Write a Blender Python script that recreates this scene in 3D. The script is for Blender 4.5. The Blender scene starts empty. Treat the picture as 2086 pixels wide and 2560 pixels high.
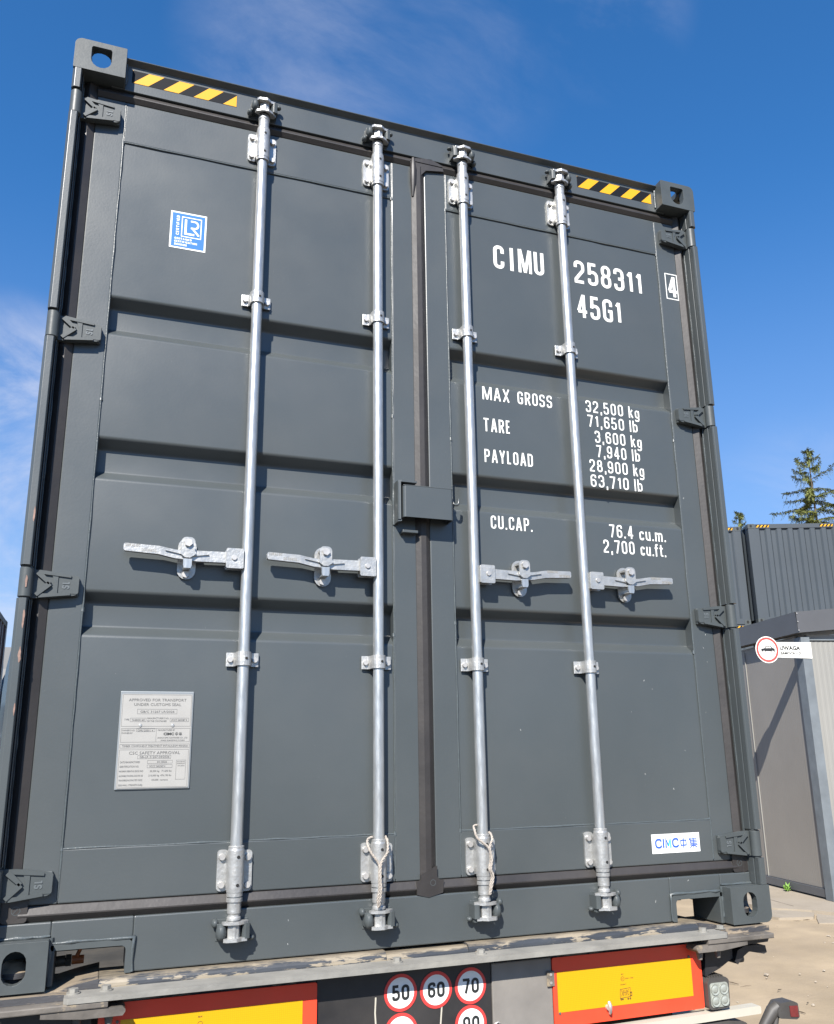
import bpy, bmesh, math, random
from mathutils import Vector, Matrix

random.seed(7)
S = bpy.context.scene
COL = S.collection
R = math.radians

# ------------------------------------------------------------------ camera, sky, sun, exposure
YAW, PITCH, ROLL = 0.3544, 0.2594, -0.0189
CAM = Vector((-0.9491, -2.6066, 0.5329))
fwd = Vector((math.sin(YAW)*math.cos(PITCH), math.cos(YAW)*math.cos(PITCH), math.sin(PITCH)))
r0 = Vector((math.cos(YAW), -math.sin(YAW), 0)); u0 = r0.cross(fwd)
rgt = r0*math.cos(ROLL) + u0*math.sin(ROLL); upv = -r0*math.sin(ROLL) + u0*math.cos(ROLL)
cam_data = bpy.data.cameras.new('camera')
cam_data.sensor_fit = 'HORIZONTAL'; cam_data.sensor_width = 36.0
cam_data.lens = 2168.61/2086*36
cam_data.shift_x = -0.0207; cam_data.shift_y = 0.0287
cam_data.clip_start = 0.05; cam_data.clip_end = 2000
cam = bpy.data.objects.new('camera', cam_data); COL.objects.link(cam)
m3 = Matrix((rgt, upv, -fwd)).transposed()
cam.matrix_world = Matrix.Translation(CAM) @ m3.to_4x4()
S.camera = cam

SUN_TRAVEL = Vector((0.60, 1.0, -1.0))
sun_el = math.atan2(1.0, math.hypot(0.60, 1.0)); sun_az = math.atan2(-0.60, -1.0)
world = bpy.data.worlds.new('World'); S.world = world; world.use_nodes = True
wn = world.node_tree; W = wn.nodes; WL = wn.links
bg = W['Background']; bg.inputs[1].default_value = 0.108
sky = W.new('ShaderNodeTexSky'); sky.sky_type = 'NISHITA'; sky.sun_disc = False
sky.sun_elevation = sun_el; sky.sun_rotation = sun_az % (2*math.pi)
sky.air_density = 1.0; sky.dust_density = 0.15; sky.ozone_density = 6.0; sky.altitude = 300
hs = W.new('ShaderNodeHueSaturation'); hs.inputs['Saturation'].default_value = 1.2
WL.new(sky.outputs[0], hs.inputs['Color'])
tc = W.new('ShaderNodeTexCoord')
# thin cirrus: stretched noise, gathered in a few loose patches
mp = W.new('ShaderNodeMapping'); mp.inputs['Rotation'].default_value = (0.5, 0.25, 0.7); mp.inputs['Scale'].default_value = (1.0, 2.6, 2.2)
WL.new(tc.outputs['Generated'], mp.inputs[0])
n1 = W.new('ShaderNodeTexNoise'); n1.inputs['Scale'].default_value = 3.1; n1.inputs['Detail'].default_value = 9; n1.inputs['Roughness'].default_value = 0.62; n1.inputs['Distortion'].default_value = 0.5
WL.new(mp.outputs[0], n1.inputs['Vector'])
def wmath(op, a, b=None, c=None):
    n = W.new('ShaderNodeMath'); n.operation = op
    for i, v in enumerate((a, b, c)):
        if v is None: continue
        if isinstance(v, (int, float)): n.inputs[i].default_value = v
        else: WL.new(v, n.inputs[i])
    return n.outputs[0]
def patch(direction, inner, outer, gain):
    d = Vector(direction).normalized()
    vm = W.new('ShaderNodeVectorMath'); vm.operation = 'DOT_PRODUCT'
    WL.new(tc.outputs['Generated'], vm.inputs[0]); vm.inputs[1].default_value = d
    mr = W.new('ShaderNodeMapRange'); mr.interpolation_type = 'SMOOTHSTEP'
    mr.inputs['From Min'].default_value = math.cos(R(outer)); mr.inputs['From Max'].default_value = math.cos(R(inner))
    mr.inputs['To Max'].default_value = gain
    WL.new(vm.outputs['Value'], mr.inputs['Value'])
    return mr.outputs['Result']
ps = None
for a in (((0.14, 0.715, 0.682), 1, 8.5, 0.26), ((0.41, 0.58, 0.705), 0.5, 5.0, 0.26), ((0.27, 0.66, 0.69), 1, 8, 0.14), ((-0.125, 0.93, 0.335), 2, 9, 1.0), ((-0.12, 0.965, 0.235), 3, 9, 0.8),
          ((0.72, 0.68, 0.18), 2, 12, 0.22), ((-0.75, 0.35, 0.3), 5, 25, 0.4)):
    p = patch(*a); ps = p if ps is None else wmath('MAXIMUM', ps, p)
ridge = W.new('ShaderNodeMapRange'); ridge.interpolation_type = 'SMOOTHSTEP'
ridge.inputs['From Min'].default_value = 0.36; ridge.inputs['From Max'].default_value = 0.74
WL.new(n1.outputs['Fac'], ridge.inputs['Value'])
cmask = wmath('MULTIPLY', ridge.outputs['Result'], ps)
sep = W.new('ShaderNodeSeparateXYZ'); WL.new(tc.outputs['Generated'], sep.inputs[0])
hz = W.new('ShaderNodeMapRange'); hz.interpolation_type = 'SMOOTHSTEP'; hz.inputs['From Min'].default_value = 0.60; hz.inputs['From Max'].default_value = 0.02
hz.inputs['To Max'].default_value = 0.60; WL.new(sep.outputs['Z'], hz.inputs['Value'])
mixh = W.new('ShaderNodeMix'); mixh.data_type = 'RGBA'; WL.new(hz.outputs[0], mixh.inputs['Factor']); WL.new(hs.outputs[0], mixh.inputs[6]); mixh.inputs[7].default_value = (1.85, 2.08, 2.85, 1)
mixc = W.new('ShaderNodeMix'); mixc.data_type = 'RGBA'
WL.new(cmask, mixc.inputs['Factor']); WL.new(mixh.outputs[2], mixc.inputs[6]); mixc.inputs[7].default_value = (3.9, 4.0, 4.6, 1)
WL.new(mixc.outputs[2], bg.inputs[0])

sun_data = bpy.data.lights.new('sun', 'SUN'); sun_data.energy = 5.0; sun_data.angle = R(0.53); sun_data.color = (1.0, 0.95, 0.88)
sun = bpy.data.objects.new('sun', sun_data); COL.objects.link(sun)
sun.rotation_euler = SUN_TRAVEL.to_track_quat('-Z', 'Y').to_euler(); sun.location = (-6, -10, 12)
S.view_settings.view_transform = 'Standard'; S.view_settings.look = 'None'
S.view_settings.exposure = 0.95; S.view_settings.gamma = 1.0; S.view_settings.use_curve_mapping = False
S.cycles.max_bounces = 6
S.render.film_transparent = False

G = -1.3   # ground level (the container stands on a trailer, its castings at z = 0)

# ------------------------------------------------------------------ materials
def mat(name, base, rough=0.5, metal=0.0, spec=0.5, var=0.0, var_scale=6.0, rvar=0.0, bump=0.0, bump_scale=40.0, coat=0.0,
        specks=None, chips=None, dust=None, top=None, stretch=None, undulate=0.0):
    """procedural principled material; specks=(colour, scale, threshold), chips=(colour, scale, threshold, softness), dust=(colour, amount)"""
    m = bpy.data.materials.new(name); m.use_nodes = True
    nt = m.node_tree; N = nt.nodes; L = nt.links
    b = N['Principled BSDF']
    b.inputs['Roughness'].default_value = rough; b.inputs['Metallic'].default_value = metal
    b.inputs['Specular IOR Level'].default_value = spec
    if coat: b.inputs['Coat Weight'].default_value = coat; b.inputs['Coat Roughness'].default_value = 0.25
    t = N.new('ShaderNodeTexCoord'); vec = t.outputs['Object']
    if stretch:
        mpn = N.new('ShaderNodeMapping'); mpn.inputs['Scale'].default_value = stretch; L.new(vec, mpn.inputs[0]); vec = mpn.outputs[0]
    def noise(scale, detail=4, rough_=0.55, v=None):
        n = N.new('ShaderNodeTexNoise'); n.inputs['Scale'].default_value = scale; n.inputs['Detail'].default_value = detail; n.inputs['Roughness'].default_value = rough_
        L.new(v or vec, n.inputs['Vector']); return n.outputs['Fac']
    def ramp(src, a, bb, lo=0.0, hi=1.0):
        r = N.new('ShaderNodeMapRange'); r.inputs['From Min'].default_value = a; r.inputs['From Max'].default_value = bb
        r.inputs['To Min'].default_value = lo; r.inputs['To Max'].default_value = hi; L.new(src, r.inputs['Value']); return r.outputs['Result']
    col = None
    def mix(c1, c2, f):
        x = N.new('ShaderNodeMix'); x.data_type = 'RGBA'
        if hasattr(f, 'links'): L.new(f, x.inputs['Factor'])
        else: x.inputs['Factor'].default_value = f
        for i, c in ((6, c1), (7, c2)):
            if hasattr(c, 'links'): L.new(c, x.inputs[i])
            else: x.inputs[i].default_value = (*c, 1)
        return x.outputs[2]
    col = base
    if var:
        n = ramp(noise(var_scale, 5), 0.3, 0.7)
        lo = tuple(max(0, c*(1-var)) for c in base); hi = tuple(min(1, c*(1+var)) for c in base)
        col = mix(lo, hi, n)
    if dust: col = mix(col, dust[0], ramp(noise(2.3, 7, 0.65), 0.42, 0.75, 0.0, dust[1]))
    if top:
        g = N.new('ShaderNodeNewGeometry'); sx = N.new('ShaderNodeSeparateXYZ'); L.new(g.outputs['Normal'], sx.inputs[0])
        nz = N.new('ShaderNodeMath'); nz.operation = 'MULTIPLY_ADD'; L.new(noise(14, 6, .65), nz.inputs[0]); nz.inputs[1].default_value = 3.0; nz.inputs[2].default_value = -1.6
        ad = N.new('ShaderNodeMath'); ad.operation = 'ADD'; L.new(nz.outputs[0], ad.inputs[0]); L.new(sx.outputs[2], ad.inputs[1])
        col = mix(col, top[0], ramp(ad.outputs[0], .45, .8, 0.0, top[1]))
    if chips: col = mix(col, chips[0], ramp(noise(chips[1], 8, 0.66), chips[2], chips[2]+chips[3]))
    if specks:
        v = N.new('ShaderNodeTexVoronoi'); v.inputs['Scale'].default_value = specks[1]; L.new(t.outputs['Object'], v.inputs['Vector'])
        sz = ramp(noise(specks[1]*0.13, 3, 0.6, t.outputs['Object']), 0.45, 0.8, 0.0, specks[2])
        lt = N.new('ShaderNodeMath'); lt.operation = 'LESS_THAN'; L.new(v.outputs['Distance'], lt.inputs[0]); L.new(sz, lt.inputs[1])
        col = mix(col, specks[0], lt.outputs[0])
    if hasattr(col, 'links'): L.new(col, b.inputs['Base Color'])
    else: b.inputs['Base Color'].default_value = (*col, 1)
    if rvar: L.new(ramp(noise(var_scale*1.7, 5), 0.3, 0.7, max(0.05, rough-rvar), min(1, rough+rvar)), b.inputs['Roughness'])
    h = None
    if bump or undulate:
        prev = None
        for sc_, st, ds in ((bump_scale, bump, 0.004), (1.6, undulate, 0.05)):
            if not st: continue
            bp = N.new('ShaderNodeBump'); bp.inputs['Strength'].default_value = st; bp.inputs['Distance'].default_value = ds
            L.new(noise(sc_, 3 if sc_ > 3 else 1.5), bp.inputs['Height'])
            if prev is not None: L.new(prev, bp.inputs['Normal'])
            prev = bp.outputs[0]
        L.new(prev, b.inputs['Normal'])
    return m

PAINT = (0.058, 0.067, 0.069)
M = {}
M['paint'] = mat('grey_container_paint', PAINT, 0.37, spec=0.66, dust=((0.13, 0.125, 0.115), 0.10), var=0.07, var_scale=2.2, rvar=0.05, bump=0.05, bump_scale=160, specks=((0.26, 0.26, 0.25), 60, 0.050))
M['panel'] = mat('grey_panel_paint', PAINT, 0.37, spec=0.66, dust=((0.13, 0.125, 0.115), 0.10), var=0.07, var_scale=1.7, rvar=0.06, bump=0.04, bump_scale=160, specks=((0.26, 0.26, 0.25), 60, 0.055), undulate=0.12)
M['cast'] = mat('grey_cast_paint', (0.061, 0.070, 0.071), 0.45, spec=0.45, var=0.10, var_scale=9, rvar=0.06, bump=0.08, bump_scale=70)
M['weld'] = mat('weld_bead_paint', (0.066, 0.078, 0.081), 0.36, spec=0.6, var=0.1, var_scale=50, bump=0.25, bump_scale=130)
M['cast_letter'] = mat('pale_cast_lettering', (0.105, 0.118, 0.122), 0.4, spec=0.6)  # paler grey so the raised hinge letters stand out
M['rubber'] = mat('gasket_rubber', (0.024, 0.021, 0.0195), 0.52, spec=0.6, var=0.25, var_scale=5, dust=((0.07, 0.060, 0.053), 0.25), bump=0.15, bump_scale=50, rvar=0.08)
M['galv'] = mat('galvanised_pipe', (0.46, 0.475, 0.475), 0.40, metal=0.72, dust=((0.42, 0.395, 0.35), 0.45), var=0.16, var_scale=14, rvar=0.09, bump=0.10, bump_scale=26, stretch=(6, 6, 1))
M['zinc'] = mat('zinc_cast', (0.43, 0.43, 0.415), 0.42, metal=0.6, var=0.15, var_scale=25, rvar=0.1, bump=0.3, bump_scale=120)
M['bolt'] = mat('steel_bolt', (0.52, 0.50, 0.47), 0.45, metal=0.6, var=0.12, var_scale=50)
M['hole'] = mat('dark_hole', (0.01, 0.01, 0.01), 0.8)
M['white'] = mat('white_vinyl', (0.80, 0.80, 0.77), 0.5, var=0.03, var_scale=20)
M['mark'] = mat('white_marking_film', (0.74, 0.74, 0.70), 0.5, var=0.04, var_scale=14)
M['yellow'] = mat('hazard_yellow', (0.66, 0.33, 0.008), 0.4, var=0.03, var_scale=8)
M['black'] = mat('hazard_black', (0.008, 0.009, 0.012), 0.6, spec=0.15)
M['blue'] = mat('sticker_blue', (0.022, 0.145, 0.62), 0.42)
M['plate'] = mat('aluminium_plate', (0.36, 0.35, 0.325), 0.45, metal=0.15, var=0.04, var_scale=20)
M['print'] = mat('grey_print', (0.085, 0.085, 0.085), 0.6)
M['print_dark'] = mat('black_print', (0.02, 0.022, 0.022), 0.5)
M['plate_edge'] = mat('plate_edge', (0.24, 0.26, 0.27), 0.45, metal=0.3)
M['logo_blue'] = mat('logo_blue', (0.03, 0.10, 0.55), 0.45)
M['logo_cyan'] = mat('logo_cyan', (0.02, 0.42, 0.66), 0.45)
M['sticker_dirty'] = mat('spattered_white_sticker', (0.80, 0.80, 0.77), 0.5, specks=((0.16, 0.15, 0.13), 150, 0.24))
M['rust'] = mat('primer_chip', (0.23, 0.145, 0.115), 0.7, var=0.35, var_scale=70)
M['beam'] = mat('worn_black_beam', (0.036, 0.040, 0.046), 0.45, var=0.25, var_scale=9, top=((0.22, 0.185, 0.135), 0.85), chips=((0.25, 0.212, 0.155), 14, 0.535, 0.03), bump=0.5, bump_scale=22, stretch=(0.5, 1.6, 2.6))
M['beam_end'] = mat('sandy_worn_steel', (0.050, 0.050, 0.054), 0.65, var=0.3, var_scale=12, top=((0.24, 0.195, 0.14), 0.9), chips=((0.26, 0.21, 0.15), 10, 0.53, 0.05), bump=0.5, bump_scale=30, stretch=(0.6, 1.5, 2.4))
M['bar'] = mat('dull_galvanised_bar', (0.235, 0.228, 0.205), 0.62, metal=0.1, var=0.2, var_scale=9, dust=((0.30, 0.275, 0.225), 0.4), bump=0.35, bump_scale=45)
M['bar_rust'] = mat('muddy_steel_plate', (0.11, 0.098, 0.084), 0.7, var=0.4, var_scale=11, chips=((0.28, 0.225, 0.15), 12, 0.58, 0.06), bump=0.35, bump_scale=45)
M['red'] = mat('fluorescent_red', (0.80, 0.058, 0.022), 0.4, var=0.05, dust=((0.34, 0.16, 0.10), 0.16))
def reflector():
    m = bpy.data.materials.new('retroreflective_yellow'); m.use_nodes = True
    N = m.node_tree.nodes; L = m.node_tree.links; b = N['Principled BSDF']
    t = N.new('ShaderNodeTexCoord'); mpn = N.new('ShaderNodeMapping'); mpn.inputs['Rotation'].default_value = (R(90), 0, 0); L.new(t.outputs['Object'], mpn.inputs[0])
    v = N.new('ShaderNodeTexVoronoi'); v.feature = 'DISTANCE_TO_EDGE'; v.inputs['Scale'].default_value = 190; v.inputs['Randomness'].default_value = 0.15; L.new(mpn.outputs[0], v.inputs['Vector'])
    r = N.new('ShaderNodeMapRange'); r.inputs['From Max'].default_value = 0.10; L.new(v.outputs['Distance'], r.inputs['Value'])
    x = N.new('ShaderNodeMix'); x.data_type = 'RGBA'; L.new(r.outputs['Result'], x.inputs['Factor'])
    x.inputs[6].default_value = (0.50, 0.25, 0.002, 1); x.inputs[7].default_value = (0.62, 0.325, 0.002, 1)
    L.new(x.outputs[2], b.inputs['Base Color']); b.inputs['Roughness'].default_value = 0.4
    return m
M['reflector'] = reflector()
M['sheet'] = mat('grey_steel_sheet', (0.205, 0.190, 0.170), 0.6, metal=0.05, var=0.14, var_scale=8, rvar=0.08, specks=((0.16, 0.155, 0.15), 70, 0.16), bump=0.1, bump_scale=50)
M['trailer_black'] = mat('dusty_black_steel', (0.015, 0.015, 0.017), 0.45, specks=((0.3, 0.27, 0.22), 60, 0.05), var=0.3, var_scale=6, dust=((0.13, 0.115, 0.095), 0.25))
M['plastic'] = mat('black_rubber', (0.055, 0.052, 0.048), 0.55, var=0.2, var_scale=12, dust=((0.15, 0.13, 0.11), 0.3))
M['lens'] = mat('clear_lens', (0.27, 0.285, 0.25), 0.22, spec=0.7, var=0.1, var_scale=60, bump=0.3, bump_scale=220)
M['lens_red'] = mat('red_lens', (0.13, 0.016, 0.018), 0.2, spec=0.8, var=0.2, var_scale=60)
M['white_steel'] = mat('white_painted_steel', (0.46, 0.43, 0.355), 0.45, var=0.06, var_scale=9)
M['orange'] = mat('orange_handle', (0.55, 0.17, 0.06), 0.5, var=0.2, var_scale=30)
M['rope'] = mat('white_rope', (0.37, 0.33, 0.285), 0.85, var=0.2, var_scale=90, bump=0.5, bump_scale=240)
M['sand'] = mat('sandy_ground', (0.335, 0.265, 0.178), 0.95, spec=0.1, var=0.16, var_scale=1.3, dust=((0.24, 0.195, 0.145), 0.5), bump=0.8, bump_scale=26, specks=((0.42, 0.38, 0.32), 16, 0.05))
M['concrete'] = mat('dusty_concrete', (0.31, 0.265, 0.205), 0.9, spec=0.15, var=0.15, var_scale=2.4, dust=((0.24, 0.21, 0.17), 0.6), bump=0.5, bump_scale=18)
M['kerb'] = mat('dirty_kerb_concrete', (0.22, 0.19, 0.155), 0.92, spec=0.1, var=0.35, var_scale=4, bump=0.8, bump_scale=14)
M['dark_yard'] = mat('added_dark_yard_surface', (0.050, 0.050, 0.050), 0.9, spec=0.2, var=0.2, var_scale=2, dust=((0.12, 0.105, 0.085), 0.5), bump=0.6, bump_scale=60)  # surface of the added yard sheet, dark to keep bounce off the doors
M['stone'] = mat('pale_stone', (0.34, 0.295, 0.235), 0.85, var=0.3, var_scale=12)
M['twig'] = mat('dry_twig', (0.085, 0.065, 0.045), 0.9, var=0.3, var_scale=12)
M['weed'] = mat('weed_green', (0.13, 0.26, 0.035), 0.6, var=0.3, var_scale=8)
M['shed_panel'] = mat('light_grey_panel', (0.235, 0.232, 0.215), 0.5, var=0.05, var_scale=1.5)
M['shed_wall'] = mat('shaded_light_grey_panel', (0.225, 0.21, 0.188), 0.5, var=0.05, var_scale=1.5)  # same light grey panel, its duller grazing light put into the colour
M['shed_trim'] = mat('anthracite_trim', (0.085, 0.088, 0.095), 0.45, var=0.08, var_scale=2)
M['shed_post'] = mat('galvanised_post', (0.145, 0.165, 0.18), 0.55, metal=0.1, var=0.15, var_scale=5, rvar=0.1)
M['sign_white'] = mat('sign_white', (0.80, 0.79, 0.74), 0.45)
M['sign_red'] = mat('sign_red', (0.72, 0.07, 0.06), 0.45)
M['roundel_red'] = mat('roundel_red', (0.62, 0.05, 0.045), 0.45, var=0.06, var_scale=18)
M['far_paint'] = mat('far_container_paint', (0.048, 0.058, 0.067), 0.48, var=0.06, var_scale=1.0)
M['needles'] = mat('spruce_needles', (0.150, 0.165, 0.045), 0.6, spec=0.3, var=0.45, var_scale=1.6)
M['needles_light'] = mat('young_spruce_needles', (0.21, 0.22, 0.045), 0.6, spec=0.3, var=0.4, var_scale=1.6)
M['bark'] = mat('spruce_bark', (0.085, 0.066, 0.05), 0.9, var=0.3, var_scale=6)
M['maroon'] = mat('maroon_container_paint', (0.10, 0.035, 0.028), 0.5, var=0.2, var_scale=2, dust=((0.16, 0.11, 0.09), 0.3))
M['cab'] = mat('silver_grey_cab_paint', (0.17, 0.168, 0.16), 0.35, var=0.04, var_scale=2)
M['glass'] = mat('dark_glass', (0.02, 0.025, 0.03), 0.08, spec=0.8)
M['tyre'] = mat('tyre_rubber', (0.025, 0.024, 0.023), 0.75, var=0.2, var_scale=7)

# ------------------------------------------------------------------ geometry helpers
class MB:
    """collects shapes, then links them as ONE mesh object"""
    def __init__(s): s.v = []; s.f = []; s.sm = []
    def add(s, vs, fs, smooth=False):
        o = len(s.v); s.v += [tuple(p) for p in vs]; s.f += [tuple(i+o for i in f) for f in fs]; s.sm += [smooth]*len(fs); return s
    def box(s, x0, x1, y0, y1, z0, z1):
        v = [(x, y, z) for x in (x0, x1) for y in (y0, y1) for z in (z0, z1)]
        return s.add(v, [(0, 1, 3, 2), (4, 6, 7, 5), (0, 4, 5, 1), (2, 3, 7, 6), (0, 2, 6, 4), (1, 5, 7, 3)])
    def prism(s, pts, a, b, axis='y', smooth=False):
        n = len(pts)
        P = {'y': lambda p, t: (p[0], t, p[1]), 'x': lambda p, t: (t, p[0], p[1]), 'z': lambda p, t: (p[0], p[1], t)}[axis]
        s.add([P(p, a) for p in pts] + [P(p, b) for p in pts], [(i, (i+1) % n, n+(i+1) % n, n+i) for i in range(n)], smooth)
        s.add([P(p, a) for p in pts], [tuple(range(n))]); s.add([P(p, b) for p in pts], [tuple(range(n))[::-1]]); return s
    def ring(s, path_pts, closed=False):
        return s
    def cone(s, p0, p1, r0, r1, n=16, caps=True, smooth=True):
        p0, p1 = Vector(p0), Vector(p1); d = (p1-p0).normalized()
        a = d.orthogonal().normalized(); b = d.cross(a)
        vs = []
        for p, r in ((p0, r0), (p1, r1)):
            vs += [p + (a*math.cos(t) + b*math.sin(t))*r for t in (2*math.pi*i/n for i in range(n))]
        s.add(vs, [(i, (i+1) % n, n+(i+1) % n, n+i) for i in range(n)], smooth)
        if caps: s.add(vs[:n], [tuple(range(n))[::-1]]); s.add(vs[n:], [tuple(range(n))])
        return s
    def lathe(s, prof, x, y, n=18):
        """prof = [(z, r)...] round a vertical axis"""
        for (z0, ra), (z1, rb) in zip(prof, prof[1:]):
            if abs(z0-z1) < 1e-9 and abs(ra-rb) < 1e-9: continue
            vs = [(x+r*math.cos(2*math.pi*i/n), y+r*math.sin(2*math.pi*i/n), z) for z, r in ((z0, ra), (z1, rb)) for i in range(n)]
            s.add(vs, [(i, (i+1) % n, n+(i+1) % n, n+i) for i in range(n)], True)
        return s
    def hexbolt(s, p, d, r=0.011, h=0.009):
        p = Vector(p); d = Vector(d); return s.cone(p, p+d*h, r, r, 6, True, False)
    def tube(s, pts, r, n=8, closed=False, smooth=True):
        pts = [Vector(p) for p in pts]; vs = []; k = len(pts)
        for i, p in enumerate(pts):
            d = (pts[min(i+1, k-1)] - pts[max(i-1, 0)]).normalized()
            ref = Vector((0, 1, 0)) if abs(d.y) < 0.9 else Vector((1, 0, 0))
            a = d.cross(ref).normalized(); b = d.cross(a)
            rr = r[i] if isinstance(r, (list, tuple)) else r
            vs += [p + (a*math.cos(2*math.pi*j/n) + b*math.sin(2*math.pi*j/n))*rr for j in range(n)]
        fs = [(i*n+j, i*n+(j+1) % n, (i+1)*n+(j+1) % n, (i+1)*n+j) for i in range(k-1) for j in range(n)]
        s.add(vs, fs, smooth); s.add(vs[:n], [tuple(range(n))]); s.add(vs[-n:], [tuple(range(n))]); return s
    def poly(s, pts): return s.add(pts, [tuple(range(len(pts)))])
    def mirror(s):
        q = MB(); q.v = [(-x, y, z) for x, y, z in s.v]; q.f = [f[::-1] for f in s.f]; q.sm = list(s.sm); return q
    def mesh(s, name, material, recalc=True):
        me = bpy.data.meshes.new(name); me.from_pydata(s.v, [], s.f)
        me.polygons.foreach_set('use_smooth', s.sm)
        if recalc:
            bm = bmesh.new(); bm.from_mesh(me); bmesh.ops.recalc_face_normals(bm, faces=bm.faces); bm.to_mesh(me); bm.free()
        me.materials.append(material); return me
    def build(s, name, material, parent=None, bevel=0.0, recalc=True, seg=2):
        o = link(name, s.mesh(name, material, recalc), parent)
        if bevel: add_bevel(o, bevel, seg)
        return o

def add_bevel(o, w, seg=2):
    b = o.modifiers.new('bevel', 'BEVEL'); b.width = w; b.segments = seg; b.limit_method = 'ANGLE'; b.angle_limit = R(40)
def link(name, me, parent=None, loc=None):
    o = bpy.data.objects.new(name, me); COL.objects.link(o)
    if parent is not None: o.parent = parent
    if loc is not None: o.location = loc
    return o
def thing(name, label, cat, loc=(0, 0, 0), group=None, rz=0.0):
    o = bpy.data.objects.new(name, None); COL.objects.link(o); o.location = loc; o.rotation_euler = (0, 0, rz); o.empty_display_size = 0.2
    return tag(o, label, cat, group)
def tag(o, label, cat, group=None):
    o['label'] = label; o['category'] = cat
    if group: o['group'] = group
    return o
def copy_tree(src, parent=None):
    c = src.copy(); COL.objects.link(c); c.parent = parent
    for ch in src.children: copy_tree(ch, c)
    return c
def fillet(pts, closed=False, n=5):
    """pts = (x, y) or (x, y, radius): rounds the corners that carry a radius"""
    out = []; k = len(pts)
    for i, p in enumerate(pts):
        r = p[2] if len(p) > 2 else 0
        if r <= 0 or (not closed and i in (0, k-1)): out.append(Vector((p[0], p[1]))); continue
        a, b, c = Vector(pts[i-1][:2]), Vector(p[:2]), Vector(pts[(i+1) % k][:2])
        u, w = (a-b), (c-b); lu, lw = u.length, w.length; u.normalize(); w.normalize()
        ang = max(1e-3, math.acos(max(-1, min(1, u.dot(w)))))
        d = min(r/math.tan(ang/2), lu*0.499, lw*0.499); rr = d*math.tan(ang/2)
        cen = b + (u+w).normalized()*(rr/math.sin(ang/2))
        s, e = b+u*d-cen, b+w*d-cen
        a0 = math.atan2(s.y, s.x); a1 = math.atan2(e.y, e.x); da = (a1-a0+math.pi) % (2*math.pi)-math.pi
        out += [cen + Vector((math.cos(a0+da*j/n), math.sin(a0+da*j/n)))*rr for j in range(n+1)]
    return out
def rrect(x0, x1, z0, z1, r, n=4):
    return [tuple(p) for p in fillet([(x0, z0, r), (x1, z0, r), (x1, z1, r), (x0, z1, r)], True, n)]
def circle(cx, cz, r, n=28): return [(cx+r*math.cos(2*math.pi*i/n), cz+r*math.sin(2*math.pi*i/n)) for i in range(n)]

# stroked lettering (flat print): every stroke is a ribbon of constant width in the x-z plane
def ribbon(mb, pts, t, y, closed=False):
    P = [Vector(p[:2]) for p in pts]; k = len(P); L_, R_ = [], []
    for i in range(k):
        if closed: a, b = P[i]-P[i-1], P[(i+1) % k]-P[i]
        else: a = P[i]-P[i-1] if i else P[1]-P[0]; b = P[i+1]-P[i] if i < k-1 else P[i]-P[i-1]
        a.normalize(); b.normalize(); na, nb = Vector((-a.y, a.x)), Vector((-b.y, b.x)); m_ = na+nb
        if m_.length < 1e-6: m_ = na.copy()
        m_.normalize(); s = min(1/max(0.3, m_.dot(na)), 2.2)*t/2
        L_.append(P[i]+m_*s); R_.append(P[i]-m_*s)
    vs = [(p.x, y, p.y) for p in L_]+[(p.x, y, p.y) for p in R_]
    mb.add(vs, [(i, (i+1) % k, k+(i+1) % k, k+i) for i in range(k if closed else k-1)])
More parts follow.
